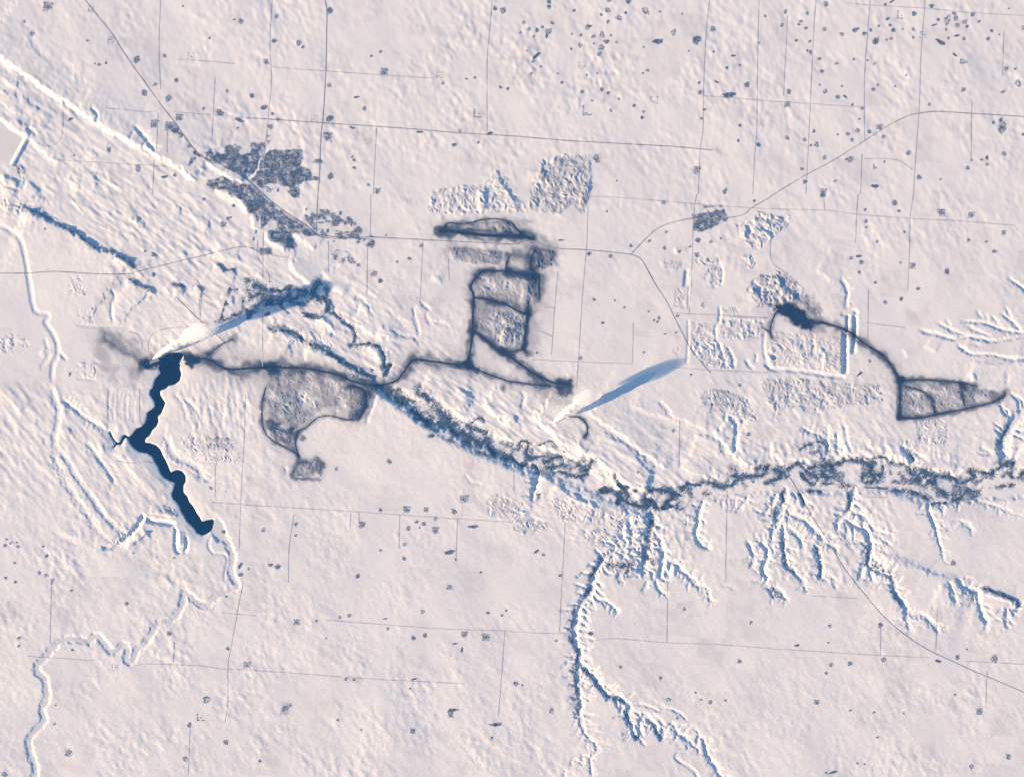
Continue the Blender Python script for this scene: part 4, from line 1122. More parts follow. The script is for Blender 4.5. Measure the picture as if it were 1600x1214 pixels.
GRID = """10:105,-40 95,60 85,300 95,500 75,720 65,860;10:1475,-40 1455,200 1440,400 1440,820;10:750,800 740,1000 730,1214;11:715,0 710,260 695,340 690,620;10:95,420 280,435 440,445 700,465 1110,490
20:1235,-40 1210,200 1195,500 1190,800 1170,960 1160,1214;21:1150,0 1130,150 1120,480 1105,740;20:1540,-40 1530,400 1525,800 1510,1000 1500,1214;20:1190,600 1400,615 1597,632|30:200,645 600,672
30:480,20 640,35 980,55 1250,80 1660,104;30:300,-40 280,250 260,700 235,1214;30:640,-40 620,200 600,500 600,870;30:585,960 575,1214;30:975,-40 975,50 955,300 940,700 925,900 905,1214;30:1470,200 1460,480;30:1270,620 1265,1000;30:120,100 95,600
21:480,10 800,30 1150,60 1380,78|31:0,90 350,100 560,125 890,150 1250,170 1540,195;31:345,0 350,100;31:560,0 550,150 545,300;31:905,0 885,150 880,350 870,600;31:625,600 620,900;30:600,990 800,1000 900,1060
21:470,80 465,300 440,600 430,750 415,1000 400,1214;21:285,480 265,700 245,1000;21:755,800 750,1050;21:120,1030 400,1045 750,1058;21:1000,738 1100,745 1330,755 1597,770|e:0,750 200,768 280,740 320,700
21:1000,1080 1300,1100 1597,1112;21:150,700 270,705;21:120,850 190,860 250,885;00:1080,700 1330,720 1597,740;00:650,675 800,690 940,700 1010,670;00:350,1000 700,1020 1100,1050 1220,1120
00:1000,0 990,300 1000,560;00:985,700 975,950;00:960,1000 950,1214;00:1340,480 1320,880;00:1045,800 1040,950;00:390,700 390,800 370,880 290,915 230,890;00:1100,375 1300,385 1460,400
01:1110,440 1200,510 1240,560 1255,620 1245,780;01:430,0 500,90 560,150 700,230 770,265;h:210,800 210,700 260,610 380,560 560,545 660,540;h:140,780 140,680 90,610 0,590;h:750,420 740,260
02:1530,40 1520,350 1500,700 1490,1000;11:48,120 40,500 40,1070;12:0,735 340,755 640,775 800,785 1000,800 1300,820 1597,838;02:1320,715 1597,735;12:235,790 205,1000 200,1214;12:590,780 585,870;12:1255,820 1245,1090;12:895,790 890,1000;12:640,775 640,860
22:330,850 310,1214|23:310,0 295,300;22:1340,640 1330,1214;22:1045,200 1040,500;23:970,0 965,370;23:480,365 640,350 960,375 1250,385 1597,410|33:0,412 300,430 700,455 1000,470;23:-20,308 290,320
13:440,235 700,255 1180,290 1597,302;13:0,550 300,570 700,600 1300,630;33:700,270 700,460;33:1055,150 1045,420;33:1365,560 1355,780;33:280,85 560,100;33:1230,490 1597,510
03:320,0 310,380;03:170,460 600,487;03:840,520 920,508 1250,520 1400,540 1597,545;03:1515,0 1480,180 1440,400 1420,520 1420,750 1400,870;03:1380,190 1597,207;03:1185,900 1170,1240;03:1085,370 1080,500
13:1550,300 1540,450 1525,650 1510,830;11:450,290 450,490;11:1040,290 1030,500 1020,680;c:230,1000 235,1190;c:0,830 230,840;10:-20,1110 390,1115;31:600,800 850,830;13:-20,550 0,550;21:460,10 300,0
b:0,550 330,640 460,650;b:100,450 90,620 150,740 230,860 250,1000 330,1090 420,1050;a:850,0 830,110 820,250 810,600 790,800 780,1000 780,1200;e:275,220 280,380 380,460 500,570;e:310,690 250,690 180,690
02:720,455 830,470 900,460 960,470;02:1340,680 1345,480 1390,390;02:870,0 870,180 885,240;02:670,0 670,200 665,260;22:10,400 10,640;32:370,600 560,615;32:590,680 740,685;22:1270,500 1180,420"""
gi = 0
for ln in GRID.split('\n'):
    for s in ln.split(';'):
        p = P(s)
        d = p[-1] - p[0]
        o = ribbon("country_road", p, 1.25, M_GRID)
        ns = abs(d[1]) > abs(d[0])
        tag(o, "thin snowy country road running " + ("north-south" if ns else "east-west") + " on the mile grid", "road", "mile-grid country roads", "structure")


# ------------------------------------------------------------------ trees
def tree_mesh(name, x, y, z, h, r):
    """many little winter trees in one mesh: tapered five-sided crowns over a thin stem point; x,y,z,h,r arrays in metres"""
    n = len(x)
    a = np.arange(5) * 2 * np.pi / 5
    ph = rng.uniform(0, 6.28, n)[:, None]
    jr = rng.uniform(.7, 1.25, (n, 5)) * r[:, None]
    ring = np.stack([x[:, None] + np.cos(a + ph) * jr, y[:, None] + np.sin(a + ph) * jr, z[:, None] + h[:, None] * rng.uniform(.35, .6, (n, 5))], -1)
    top = np.stack([x + rng.normal(0, .15, n) * r, y + rng.normal(0, .15, n) * r, z + h], -1)[:, None]
    bot = np.stack([x, y, z - 1.5], -1)[:, None]
    V = np.concatenate([ring, top, bot], 1).reshape(-1, 3)
    k = np.arange(5)
    loc = np.concatenate([np.stack([k, (k + 1) % 5, np.full(5, 5)], -1), np.stack([(k + 1) % 5, k, np.full(5, 6)], -1)])
    F = (np.arange(n)[:, None, None] * 7 + loc[None]).reshape(-1, 3)
    return mesh_np(name, V, F, 3)


def trees_at(name, px, py, mat, cx, cy, hmin=5., hmax=9., rmin=4.5, rmax=8.5, parent=None):
    """trees at photo-pixel points, mesh origin on the ground at (cx,cy)"""
    px = np.asarray(px, float); py = np.asarray(py, float)
    z0 = float(ground_z([cx], [cy])[0])
    me = tree_mesh(name, wx(px) - wx(cx), wy(py) - wy(cy), ground_z(px, py) - z0, rng.uniform(hmin, hmax, len(px)), rng.uniform(rmin, rmax, len(px)))
    if parent is None:
        return put(name, me, mat, None, (wx(cx), wy(cy), z0))
    return put(name, me, mat, parent, None)


def box_mesh(name, w, d, h, roof=0.0, roof_only=False, body_only=False, over=0.0):
    """box with a gabled roof (ridge along x)"""
    a, b = w / 2 + over, d / 2 + over
    if roof_only:
        V = [(-a, -b, h), (a, -b, h), (a, b, h), (-a, b, h), (-a, 0, h + roof), (a, 0, h + roof)]
        F = [(0, 1, 5, 4), (2, 3, 4, 5), (1, 2, 5), (3, 0, 4), (3, 2, 1, 0)]
    else:
        V = [(-a, -b, -2), (a, -b, -2), (a, b, -2), (-a, b, -2), (-a, -b, h), (a, -b, h), (a, b, h), (-a, b, h)]
        F = [(0, 1, 5, 4), (1, 2, 6, 5), (2, 3, 7, 6), (3, 0, 4, 7), (4, 5, 6, 7)]
    me = bpy.data.meshes.new(name); me.from_pydata(V, [], F); me.update()
    return me


LAND = [("the town", 415, 280), ("the small village", 1108, 345), ("the crooked reservoir", 255, 690), ("the northern spoil heaps", 875, 285), ("the square black mine", 790, 480),
        ("the smudged eastern mine", 1255, 510), ("the triangular pit", 1460, 622), ("the wooded river valley", 1300, 742), ("the branching southern ravine", 910, 1010), ("the frozen winding creek", 150, 990),
        ("the creek's southern loops", 70, 1120), ("the western creek", 50, 480), ("the slanting highway", 215, 95), ("the north-south highway", 508, 120), ("the northern upland", 930, 50),
        ("the pothole upland", 1470, 30), ("the highway bend", 1435, 178), ("the western workings", 500, 620), ("the river loops", 450, 465), ("the slanting railway", 1400, 985),
        ("the gullied valley side", 1240, 850), ("the eastern gullies", 1530, 520), ("the eastern plume", 890, 640), ("the open southern plain", 620, 1080), ("the southern crossroads", 660, 800),
        ("the far southeastern fields", 1480, 1150), ("the southern field road", 1130, 1050), ("the northern crossroads", 1105, 230), ("the long northern road", 700, 200), ("the eastern mile roads", 1420, 340)]
DIRS = ["east", "northeast", "north", "northwest", "west", "southwest", "south", "southeast"]


def where(px, py):
    d = [(math.hypot(px - x, py - y), n, x, y) for n, x, y in LAND]
    dd, n, x, y = min(d)
    k = int(round(math.atan2(y - py, px - x) / (math.pi / 4))) % 8
    far = "just " if dd < 45 else ("" if dd < 95 else "far ")
    return f"{far}{DIRS[k]} of {n}"


GROVES = {
 '00': "s 300,45 30;o 200,210 16;q 690,250 22;q 565,60 18;o 850,375 20;q 1190,352 24;o 1500,135 16;e 1460,125 10;o 968,527 12;o 1100,503 12;o 900,580 18;o 1050,615 18;s 1120,738 24;s 965,778 26;s 1060,790 28;o 1090,815 16;o 1130,850 12;o 1180,915 12;e 1225,960 26 -30;o 1370,705 20;e 1490,750 26 -20;o 860,1050 18;o 615,405 9;o 590,400 6;o 660,395 8;o 1025,350 10;o 545,255 8;e 440,745 18 20;o 680,935 14;e 1025,1105 18;o 1090,1095 10;o 1480,800 9;o 1415,570 10;o 1570,600 14;o 460,970 8;o 1270,680 10;o 150,135 9;o 1140,40 6;o 1305,240 7",
 '10': "o 460,68 18;o 125,105 12;o 112,258 13;o 265,270 16;o 290,297 9;s 60,390 18;o 455,535 13;o 48,672 16;o 458,742 20;q 362,742 22;s 445,858 30;o 100,712 10;o 135,748 12;e 625,608 16;o 675,680 12;o 775,325 8;o 718,352 8;s 795,455 26;q 1145,470 20;o 1365,485 8;o 1310,495 7;o 1540,68 18;o 1490,55 12;L 1380,710 26;o 1235,905 12;o 1385,890 8;o 610,1000 9;o 600,980 8;o 612,1048 9;s 755,1195 20;o 1165,520 10;e 1020,825 18;o 1270,820 10;e 1460,832 18;o 1525,548 9;o 1570,555 10;o 700,1155 10;o 465,1100 18;e 600,798 16 -15;o 90,790 16",
 '20': "o 228,12 12;o 230,45 12;o 385,68 8;o 72,145 12;o 105,185 11;o 155,190 12;o 188,170 9;o 250,145 10;s 228,200 20;o 215,228 10;o 470,172 16;e 485,165 14;o 372,215 7;o 428,220 9;o 505,230 10;r 560,222 18;o 615,225 8;o 588,262 14;o 650,265 8;r 555,297 17;o 543,340 14;o 508,275 7;r 425,285 12;o 370,307 8;r 597,65 16;o 555,95 8;r 668,113 17;o 598,138 10;o 725,8 16;o 605,4 14;r 830,65 22;o 708,82 9;o 1060,88 7;r 1005,205 17;e 910,260 34;o 1150,252 24;o 1255,325 7;s 1255,185 18;o 1580,103 9;o 1540,270 10;e 150,350 26 35;o 130,385 9;o 178,418 7;o 118,460 9;o 310,517 8;o 435,575 10;q 435,410 22;o 465,470 7;o 845,440 9;o 815,458 6;L 470,690 32;q 885,625 24;o 760,660 9;o 820,700 8;o 810,735 10;o 615,690 9;o 665,620 7;o 560,560 12;o 600,580 9;o 1165,518 8;o 1170,580 13;o 1200,685 10;o 1180,740 9;o 1340,425 9;o 1420,408 7;o 1465,530 16;e 1275,512 14 -30;e 1350,595 40;o 1420,785 8;o 1535,905 12;s 1150,1065 26;o 1325,1195 14;o 1410,880 8;o 525,990 20;o 650,1130 6;o 1100,320 6;o 820,295 6;o 500,630 7;o 530,460 6;o 285,460 6;e 1380,350 16;o 90,320 6;o 50,205 6;o 135,230 6;o 920,75 6",
 '30': "s 360,30 16;o 107,75 12;o 245,85 10;o 85,160 11;o 205,135 10;o 190,155 8;o 235,178 10;o 350,185 12;o 460,215 12;o 540,190 14;o 560,182 7;o 600,212 12;o 640,190 9;o 672,258 20;o 768,243 10;o 740,252 7;o 905,235 9;e 770,12 14 30;o 730,30 8;o 1020,40 12;L 830,95 26;o 745,120 9;o 910,88 14;o 760,160 8;o 780,190 12;o 905,185 10;o 840,185 6;o 690,165 8;q 965,220 22;o 1160,85 12;r 1115,130 24;o 1060,125 10;o 1170,115 16;o 1225,140 15;o 1240,168 9;o 1180,160 14;e 1035,158 14 15;o 1275,90 14;o 1110,188 8;e 1175,225 16;o 1222,243 10;e 1075,265 30 -35;e 1165,345 16 -30;r 1215,385 18;o 1395,195 10;o 1370,245 11;o 1440,218 6;o 1315,135 8;o 1125,240 8;o 1485,430 14;o 1540,432 7;r 1557,523 20;o 1465,575 10;s 1220,563 14;o 1005,655 9;o 265,328 12;o 245,318 7;o 320,370 12;o 335,447 11;r 665,397 10;r 425,397 10;o 128,573 15;r 355,570 14;o 435,607 13;e 480,605 14 -35;o 460,540 7;o 320,530 7;o 655,560 12;o 685,530 8;o 790,540 7;s 120,655 20;o 535,372 8;o 620,378 6;o 590,675 12;o 525,655 8;o 570,745 7;s 695,795 20;o 632,823 12;o 718,853 12;o 558,815 14;o 498,838 11;o 525,875 11;o 435,840 7;o 118,860 13;o 228,872 12;r 297,900 17;o 265,908 8;o 285,820 10;o 352,985 12;o 512,995 18;o 490,995 8;o 725,1010 7;L 670,1040 14;o 875,955 14;o 228,1135 13;o 415,1130 9;s 345,1198 20;e 665,1162 24;o 940,1108 14;o 210,1055 9;o 1460,795 30;o 1450,750 12;o 1405,768 10;o 1590,840 8;o 1470,960 14;o 1365,985 10;o 1330,998 8;o 1268,1000 7;o 1243,1048 12;o 1367,1027 10;o 1075,1120 6;o 260,260 8;o 175,255 8;r 1590,175 14;o 1500,55 6;o 860,470 7",
 '31': "o 340,5 14;o 605,95 8;s 790,55 18;o 813,103 9;s 1078,115 24;s 1268,130 20;s 615,165 14;o 610,205 7;s 1470,240 16;o 680,293 8;e 565,385 18;o 582,425 14;s 515,398 12;s 898,448 20;o 1115,480 15;o 825,425 7;o 668,548 9;o 935,587 10;o 730,672 11;o 830,652 11;e 570,1120 18 35;o 635,1040 9;o 568,485 9;o 1410,355 12;e 1360,295 10;o 850,235 8;o 1250,285 10",
 '21': "o 945,50 12;e 305,285 14;o 480,370 13;o 615,385 12;o 855,290 9;o 950,335 10;o 1045,355 9;o 1110,325 9;o 1160,285 14;o 1240,295 10;o 960,235 9;o 590,105 7;o 510,655 9;o 700,705 7;o 850,728 7;o 915,770 10;o 885,785 8;o 905,795 8;e 955,870 9 15;e 1025,860 9 15;o 1030,758 9;o 425,1022 12;o 155,990 8;r 1190,690 12;o 1420,1190 9;o 1115,1125 7;o 640,660 6;o 565,800 9;o 1300,275 7;o 1510,40 9;s 1150,380 16;o 820,985 8;o 740,320 10",
 '01': "o 1455,70 10;o 1270,30 10;o 955,375 15;o 905,355 9;o 955,500 12;o 435,1120 9;o 280,215 8;s 1390,190 20;o 1420,150 10",
 '11': "o 240,8 16;o 725,300 16;o 735,495 18;o 775,540 14;o 955,400 10;o 880,420 8;o 1030,320 10;o 545,410 14;o 810,255 6;o 640,440 10",
 '02': "o 30,985 11;o 65,970 8;o 112,990 10;o 105,965 7;o 268,990 8;o 290,1048 9;o 90,1090 9;o 245,1155 10;o 287,1167 13;o 325,1200 12;o 35,1185 9;o 95,1210 9;o 40,945 7;o 1315,625 10;o 1085,1060 8;o 830,1030 6;e 1497,1110 22 60;o 1500,1165 12;o 1395,897 12;o 1550,1130 6",
 '12': "o 830,460 14;o 45,887 13;o 248,850 11;o 245,920 8;o 88,1105 12;o 135,1115 16;s 658,858 22;o 775,762 10;s 940,762 24;s 1060,762 16;o 1000,835 10;o 1045,848 12;o 948,877 14;s 1118,890 22;o 1118,818 12;o 1235,772 14;s 1300,695 26;e 1355,866 26;e 1205,1025 30 8;o 925,977 12;o 922,1065 12;o 633,1175 12;o 775,1013 8;o 1400,1150 7;o 1245,1070 7;o 500,505 10;o 1020,870 6",
 '22': "e 150,1022 18 30;o 195,1042 9;o 300,1170 11;o 1005,268 10;o 785,525 8;o 1475,290 12",
 '32': "o 1155,1092 16",
 '03': "o 788,130 11;s 1540,515 22;o 1420,412 10;o 118,345 12;o 115,397 9;q 715,530 20;o 1180,888 14;L 1250,840 24;r 1290,730 22;s 430,1060 24;o 1408,995 14;o 1155,1098 16;o 25,1195 16;o 340,880 9;o 347,765 6;o 1410,88 7;o 445,52 8;s 1055,320 16;o 320,5 6;o 450,420 8",
 '13': "s 1207,28 18;o 1040,182 12;o 1445,190 10;o 1535,205 9;o 1560,175 8;s 255,250 20;o 522,217 9;o 580,207 12;o 375,240 8;e 805,227 10;o 822,287 9;o 1052,330 13;o 980,345 12;s 1300,325 20;s 1437,340 26;e 1240,382 14;e 1283,420 14 80;e 985,603 14;o 960,662 6;o 180,785 18;o 215,765 8;o 510,855 10;s 1212,825 20;e 1225,795 26 10;s 978,925 18;e 1495,885 30;o 655,917 7;o 25,1112 10;o 435,348 6;o 1470,968 8;o 560,600 10;o 610,605 10",
 '23': "o 25,630 16;o 62,640 8;o 245,800 14;o 490,318 13;o 675,525 9;o 925,595 10;o 1490,250 11;s 1420,490 14;o 275,362 9;o 1235,745 12;r 975,730 14;o 1030,845 9;o 1330,735 8;o 1180,730 7;o 1145,685 8;o 1075,165 10",
 '33': "o 385,270 12;e 178,393 16;o 376,375 6;o 392,512 12;o 512,505 14;o 362,565 9;s 300,750 18;o 513,797 8;o 660,810 8;o 720,480 14;o 1180,465 14;o 1408,475 22;s 1322,803 22;s 1498,1088 18;o 1268,1148 14;e 405,1183 22 20;o 360,1185 7;o 680,965 8;o 845,815 7;o 1165,700 7;o 555,1125 6;o 600,1130 6;e 1060,490 20 -20;o 700,265 14;o 240,55 7;o 1240,415 5",
}
M_UNDER = speck("snowy_undergrowth", (.30, .33, .38), (.76, .76, .77), 1 / 30.0)
items = []
for f, txt in GROVES.items():
    for it in txt.split(';'):
        w_ = it.split()
        p = P(f"{f}:{w_[1]}")[0]
        items.append((w_[0], p[0], p[1], float(w_[2]) / 3.9925, math.radians(float(w_[3])) if len(w_) > 3 else 0.06))
rounds = sorted([i for i in items if i[0] == 'o'], key=lambda i: -i[3])
keep_o = rounds[:296]
rest_o = rounds[296:]


def disc(n, R, ax=1.0, ang=0.0, rin=0.0, fuzz=.28):
    ph = rng.uniform(0, 2 * np.pi, n)
    k = rng.uniform(0, 6.28, 3)
    lim = 1 + fuzz * (np.sin(2 * ph + k[0]) * .5 + np.sin(3 * ph + k[1]) * .4 + np.sin(5 * ph + k[2]) * .3)
    rr = R * lim * np.sqrt(rng.uniform(rin ** 2, 1, n))
    x = np.cos(ph) * rr * ax; y = np.sin(ph) * rr / max(ax, 1) ** .6
    c, s = math.cos(ang), math.sin(ang)
    return x * c - y * s, -(x * s + y * c)


def belt(x0_, y0_, x1_, y1_, wid, dens=1.0):
    L = math.hypot(x1_ - x0_, y1_ - y0_)
    n = max(6, int(L * S * wid * S / 190.0 * dens))
    t = rng.uniform(-.12, 1.08, n); o_ = rng.normal(0, .42, n) * wid * rng.uniform(.6, 1.3)
    nx_, ny_ = -(y1_ - y0_) / L, (x1_ - x0_) / L
    return x0_ + (x1_ - x0_) * t + nx_ * o_, y0_ + (y1_ - y0_) * t + ny_ * o_


def size_word(R): return "tiny" if R < 2.3 else ("small" if R < 3.3 else ("mid-sized" if R < 4.6 else "large"))


def undergrowth(cx, cy, R, parent, ax=1.0, ang=0.0):
    """low brush mat hugging the snow under a clump"""
    n = 18
    ph = np.arange(n) * 2 * np.pi / n
    lim = R * rng.uniform(.72, 1.25, n)
    x = np.cos(ph) * lim * ax; y = np.sin(ph) * lim / max(ax, 1) ** .6
    c, s_ = math.cos(ang), math.sin(ang)
    px = np.concatenate([[cx], cx + x * c - y * s_]); py = np.concatenate([[cy], cy - (x * s_ + y * c)])
    z0 = float(ground_z([cx], [cy])[0])
    V = np.stack([(px - cx) * S, -(py - cy) * S, ground_z(px, py) - z0 + 1.2], -1)
    k = np.arange(n)
    me = mesh_np("undergrowth", V, np.stack([np.zeros(n, int), 1 + k, 1 + (k + 1) % n], -1), 3)
    if me.polygons[0].normal.z < 0: me.flip_normals()
    return put("undergrowth", me, M_UNDER, parent)


def thing(name, cx, cy):
    e = bpy.data.objects.new(name, None); col.objects.link(e)
    e.location = (wx(cx), wy(cy), float(ground_z([cx], [cy])[0])); e.empty_display_size = 20
    return e


rx_, ry_ = [], []
for kind, cx, cy, R, ang in rest_o:
    n = int(math.pi * (R * S) ** 2 / 200.0) + 5
    dx, dy = disc(n, R)
    rx_.append(cx + dx); ry_.append(cy + dy)
o = trees_at("scattered_bushes", np.concatenate(rx_), np.concatenate(ry_), M_TREE, 800, 600)
tag(o, "specks of low bushes scattered over the snowfields", "bushes", kind="stuff")

house_me = box_mesh("farmhouse", 14, 10, 5); house_roof = box_mesh("roof", 14, 10, 5, 3.5, roof_only=True, over=.6)
barn_me = box_mesh("barn", 34, 16, 7); barn_roof = box_mesh("roof", 34, 16, 7, 5, roof_only=True, over=.8)
for m_ in (house_me, barn_me): m_.materials.append(M_WALL)
for m_ in (house_roof, barn_roof): m_.materials.append(M_ROOF)
for kind, cx, cy, R, ang in keep_o + [i for i in items if i[0] != 'o']:
    loc = where(cx, cy)
    if kind == 'o':
        e = thing("tree_bluff", cx, cy)
        dk = random.randrange(4)
        n = int(math.pi * (R * S) ** 2 / (170., 230., 330., 460.)[dk]) + 6
        dx, dy = disc(n, R * 1.02, random.uniform(1, 1.3), random.uniform(0, 3), fuzz=.4)
        trees_at("bare_trees", cx + dx, cy + dy, M_TREE, cx, cy, parent=e)  # leafless trees of the clump, joined in one mesh
        undergrowth(cx, cy, R * 1.05, e)
        tag(e, f"{size_word(R)} {('dense', 'close-set', 'loose', 'thin')[dk]} round clump of bare trees {loc}", "tree clump", "tree clumps dotting the snowy plains")
    elif kind == 'e':
        e = thing("shelterbelt", cx, cy)
        n = int(math.pi * (R * S) ** 2 / 280.0) + 8
        dx, dy = disc(n, R * .58, 1.9, ang, fuzz=.4)
        trees_at("bare_trees", cx + dx, cy + dy, M_TREE, cx, cy, parent=e)
        undergrowth(cx, cy, R * .55, e, 1.9, ang)
        tag(e, f"{size_word(R)} elongated dark strip of trees {loc}", "tree strip", "elongated tree strips on the plains")
    elif kind == 'r':
        e = thing("willow_ring", cx, cy)
        n = int(math.pi * (R * S) ** 2 / 220.0) + 8
        dx, dy = disc(n, R, random.uniform(1.0, 1.4), random.uniform(0, 3), rin=.5, fuzz=.45)
        gap = random.uniform(0, 6.28); kk = np.cos(np.arctan2(dy, dx) - gap) < random.uniform(.35, .9); dx, dy = dx[kk], dy[kk]
        trees_at("bare_trees", cx + dx, cy + dy, M_BRUSH, cx, cy, 4, 7, parent=e)
        undergrowth(cx, cy, R * .9, e)
        tag(e, f"{size_word(R)} dark willow ring around a frozen slough {loc}", "willow ring", "willow rings around frozen sloughs")
    else:
        z0 = float(ground_z([cx], [cy])[0])
        e = bpy.data.objects.new("farmstead", None); col.objects.link(e); e.location = (wx(cx), wy(cy), z0); e.empty_display_size = 20
        r = R * .82; t = 0.06 + random.uniform(-.08, .08)
        if kind == 's': undergrowth(cx, cy, R * .9, e)
        c, s = math.cos(t), math.sin(t)
        cor = [(cx + a * r * c - b * r * s, cy + a * r * s + b * r * c) for a, b in ((-1, -1), (1, -1), (1, 1), (-1, 1))]
        if kind == 's': sides = random.choice([[(3, 0, 1.7, .8), (0, 1, 1.5, .9)], [(3, 0, 1.5, .8), (0, 1, 1.9, .7), (1, 2, 1.0, .5)], [(0, 1, 1.9, .9), (1, 2, 1.2, .6)], [(3, 0, 2.2, .8), (2, 3, 1.2, .5)]])
        elif kind == 'L': sides = [(0, 3, 1.6, 1.1), (3, 2, 1.4, 1.1)]
        else: sides = [(0, 1, .7, .5), (1, 2, .7, .5), (2, 3, .7, .5), (3, 0, .9, .7)]
        for a, b, wd, de in sides:
            bx, by = belt(*cor[a], *cor[b], wd * (1 if kind != 's' else max(.8, R / 5)), de)
            trees_at("belt_trees", bx, by, M_TREE, cx, cy, parent=e)  # leafless trees of one belt, joined in one mesh
        if kind == 's':
            bx, by = disc(int(R * R * 1.5) + 6, R * .62, fuzz=.45)
            trees_at("yard_trees", cx + bx, cy + by, M_TREE, cx, cy, parent=e)  # leafless trees standing in the farmyard, joined in one mesh
        hx, hy = random.uniform(-.3, .3) * R, random.uniform(-.3, .3) * R
        for nm, bm_, rm_, dx, dy in (("house", house_me, house_roof, hx, hy), ("barn", barn_me, barn_roof, -hx * 1.3, hy + .35 * R)):
            z = float(ground_z([cx + dx], [cy + dy])[0]) - z0
            b = put(nm, bm_, None, e, (dx * S, -dy * S, z)); b.rotation_euler.z = -.06
            put("roof", rm_, None, b)
        shape = {'s': "square farmyard shelterbelt", 'L': "angled two-sided farm shelterbelt", 'q': "thin faint square farm shelterbelt"}[kind]
        tag(e, f"{size_word(R)} {shape} {loc}", "farmstead", "farmsteads sheltered by planted tree belts")

# brush and cottonwoods along the river (nobody could count these)
bx_, by_ = [], []
for s, hw, dens in BR:
    p = smooth_line(P(s), 1.0)
    L = np.hypot(*(p[1:] - p[:-1]).T).sum()
    hw = 1.9 * hw
    n = int(L * 2 * hw * S * S / 230.0 * dens)
    k = rng.integers(0, len(p) - 1, n); t = rng.uniform(0, 1, n)[:, None]
    q = p[k] * (1 - t) + p[k + 1] * t
    ph_ = rng.uniform(0, 6, 3)
    clum = 0.7 + 0.35 * np.sin(k * .23 + ph_[0]) + 0.3 * np.sin(k * .57 + ph_[1])
    q = q + rng.normal(0, .62, (n, 2)) * (hw * np.clip(clum, .15, 2))[:, None] + rng.normal(0, .4, (n, 2))
    jx = np.clip((q[:, 0] - x0) / STEP, 0, NX - 1).astype(int); jy = np.clip((q[:, 1] - y0) / STEP, 0, NY - 1).astype(int)
    q = q[LUMP[jy, jx] + .7 * RID2[jy, jx] > rng.uniform(-3.0, 0.1, n)]
    bx_.append(q[:, 0]); by_.append(q[:, 1])
for s, thr in CORR:
    p = P(s); n = 26000
    X = rng.uniform(p[:, 0].min(), p[:, 0].max(), n); Y = rng.uniform(p[:, 1].min(), p[:, 1].max(), n)
    jx = np.clip((X - x0) / STEP, 0, NX - 1).astype(int); jy = np.clip((Y - y0) / STEP, 0, NY - 1).astype(int)
    k = inside(p, X, Y) & (SWIRL2[jy, jx] + .5 * LUMP[jy, jx] > thr + rng.normal(0, .25, n))
    bx_.append(X[k]); by_.append(Y[k])
bx_ = np.concatenate(bx_); by_ = np.concatenate(by_)
o = trees_at("river_brush", bx_, by_, M_BRUSH, 800, 600, 6, 13, 6, 11)
tag(o, "dark brush and bare cottonwoods along the river bends and ravine sides", "brush", kind="stuff")


# ------------------------------------------------------------------ town and village
hx_, hy_, ha_ = [], [], []
tx_, ty_ = [], []
BLK = np.random.default_rng(3).uniform(0, 1, (200, 200))


def block_density(X, Y, dens):
    """each street block is leafier or barer than the next"""
    c, sn = math.cos(.06), math.sin(.06)
    u = ((X - 410) * c + (Y - 300) * sn) * S / 190.0; v = (-(X - 410) * sn + (Y - 300) * c) * S / 88.0
    b = BLK[np.clip(np.floor(v).astype(int) + 100, 0, 199), np.clip(np.floor(u).astype(int) + 100, 0, 199)]
    jx = np.clip((X - x0) / STEP, 0, NX - 1).astype(int); jy = np.clip((Y - y0) / STEP, 0, NY - 1).astype(int)
    f = np.clip(.55 + .6 * b + .35 * LUMP[jy, jx], 0, 1.3)
    return np.where(b < .09, .12, f) if dens > .5 else np.clip(1.1 * sstep(-.1, 1.2, SWIRL2[jy, jx] + .6 * LUMP[jy, jx]) * 2.2, 0, 2.4)


for ti, (s, dens) in enumerate(TOWN):
    p = P(s)
    t = 0.06
    if ti == 2 or ti == 3: t = 0.06
    c, sn = math.cos(t), math.sin(t)
    x0_, y0_, x1_, y1_ = p[:, 0].min() - 4, p[:, 1].min() - 4, p[:, 0].max() + 4, p[:, 1].max() + 4
    u = np.arange(-300, 300, 22 / S); row = []
    v0 = np.arange(-300, 300, 88 / S)
    v = np.sort(np.concatenate([v0, v0 + 34 / S]))
    U, Vv = np.meshgrid(u, v)
    U = U.ravel(); Vv = Vv.ravel()
    m = (np.floor(U * S / 190.0) * 190.0 + 22 < U * S)
    U, Vv = U[m], Vv[m]
    X = 410 + U * c - Vv * sn; Y = 300 + U * sn + Vv * c
    if ti in (6, 7): X += 698; Y += 45
    X += rng.normal(0, .12, len(X)); Y += rng.normal(0, .1, len(X))
    k = inside(p, X, Y) & (rng.uniform(0, 1, len(X)) < .92 * dens * block_density(X, Y, dens))
    hx_.append(X[k]); hy_.append(Y[k]); ha_.append(np.full(k.sum(), -t))
    n = int((x1_ - x0_) * (y1_ - y0_) * S * S / 330.0)
    X = rng.uniform(x0_, x1_, n); Y = rng.uniform(y0_, y1_, n)
    k = inside(p, X, Y) & (rng.uniform(0, 1, n) < dens * block_density(X, Y, dens))
    tx_.append(X[k]); ty_.append(Y[k])
hx_ = np.concatenate(hx_); hy_ = np.concatenate(hy_); ha_ = np.concatenate(ha_)
n = len(hx_)
a = rng.uniform(5.5, 8.5, n); b = rng.uniform(4, 5.5, n); hh = rng.uniform(3, 6, n); rr = rng.uniform(1.5, 3.2, n)
sw = rng.uniform(0, 1, n) < .4
a, b = np.where(sw, b, a), np.where(sw, a, b)
Z = ground_z(hx_, hy_)
cx_, sx_ = np.cos(ha_), np.sin(ha_)


def corner(i, j, z):
    return np.stack([wx(hx_) + (i * a) * cx_ - (j * b) * sx_, wy(hy_) + (i * a) * sx_ + (j * b) * cx_, z], -1)


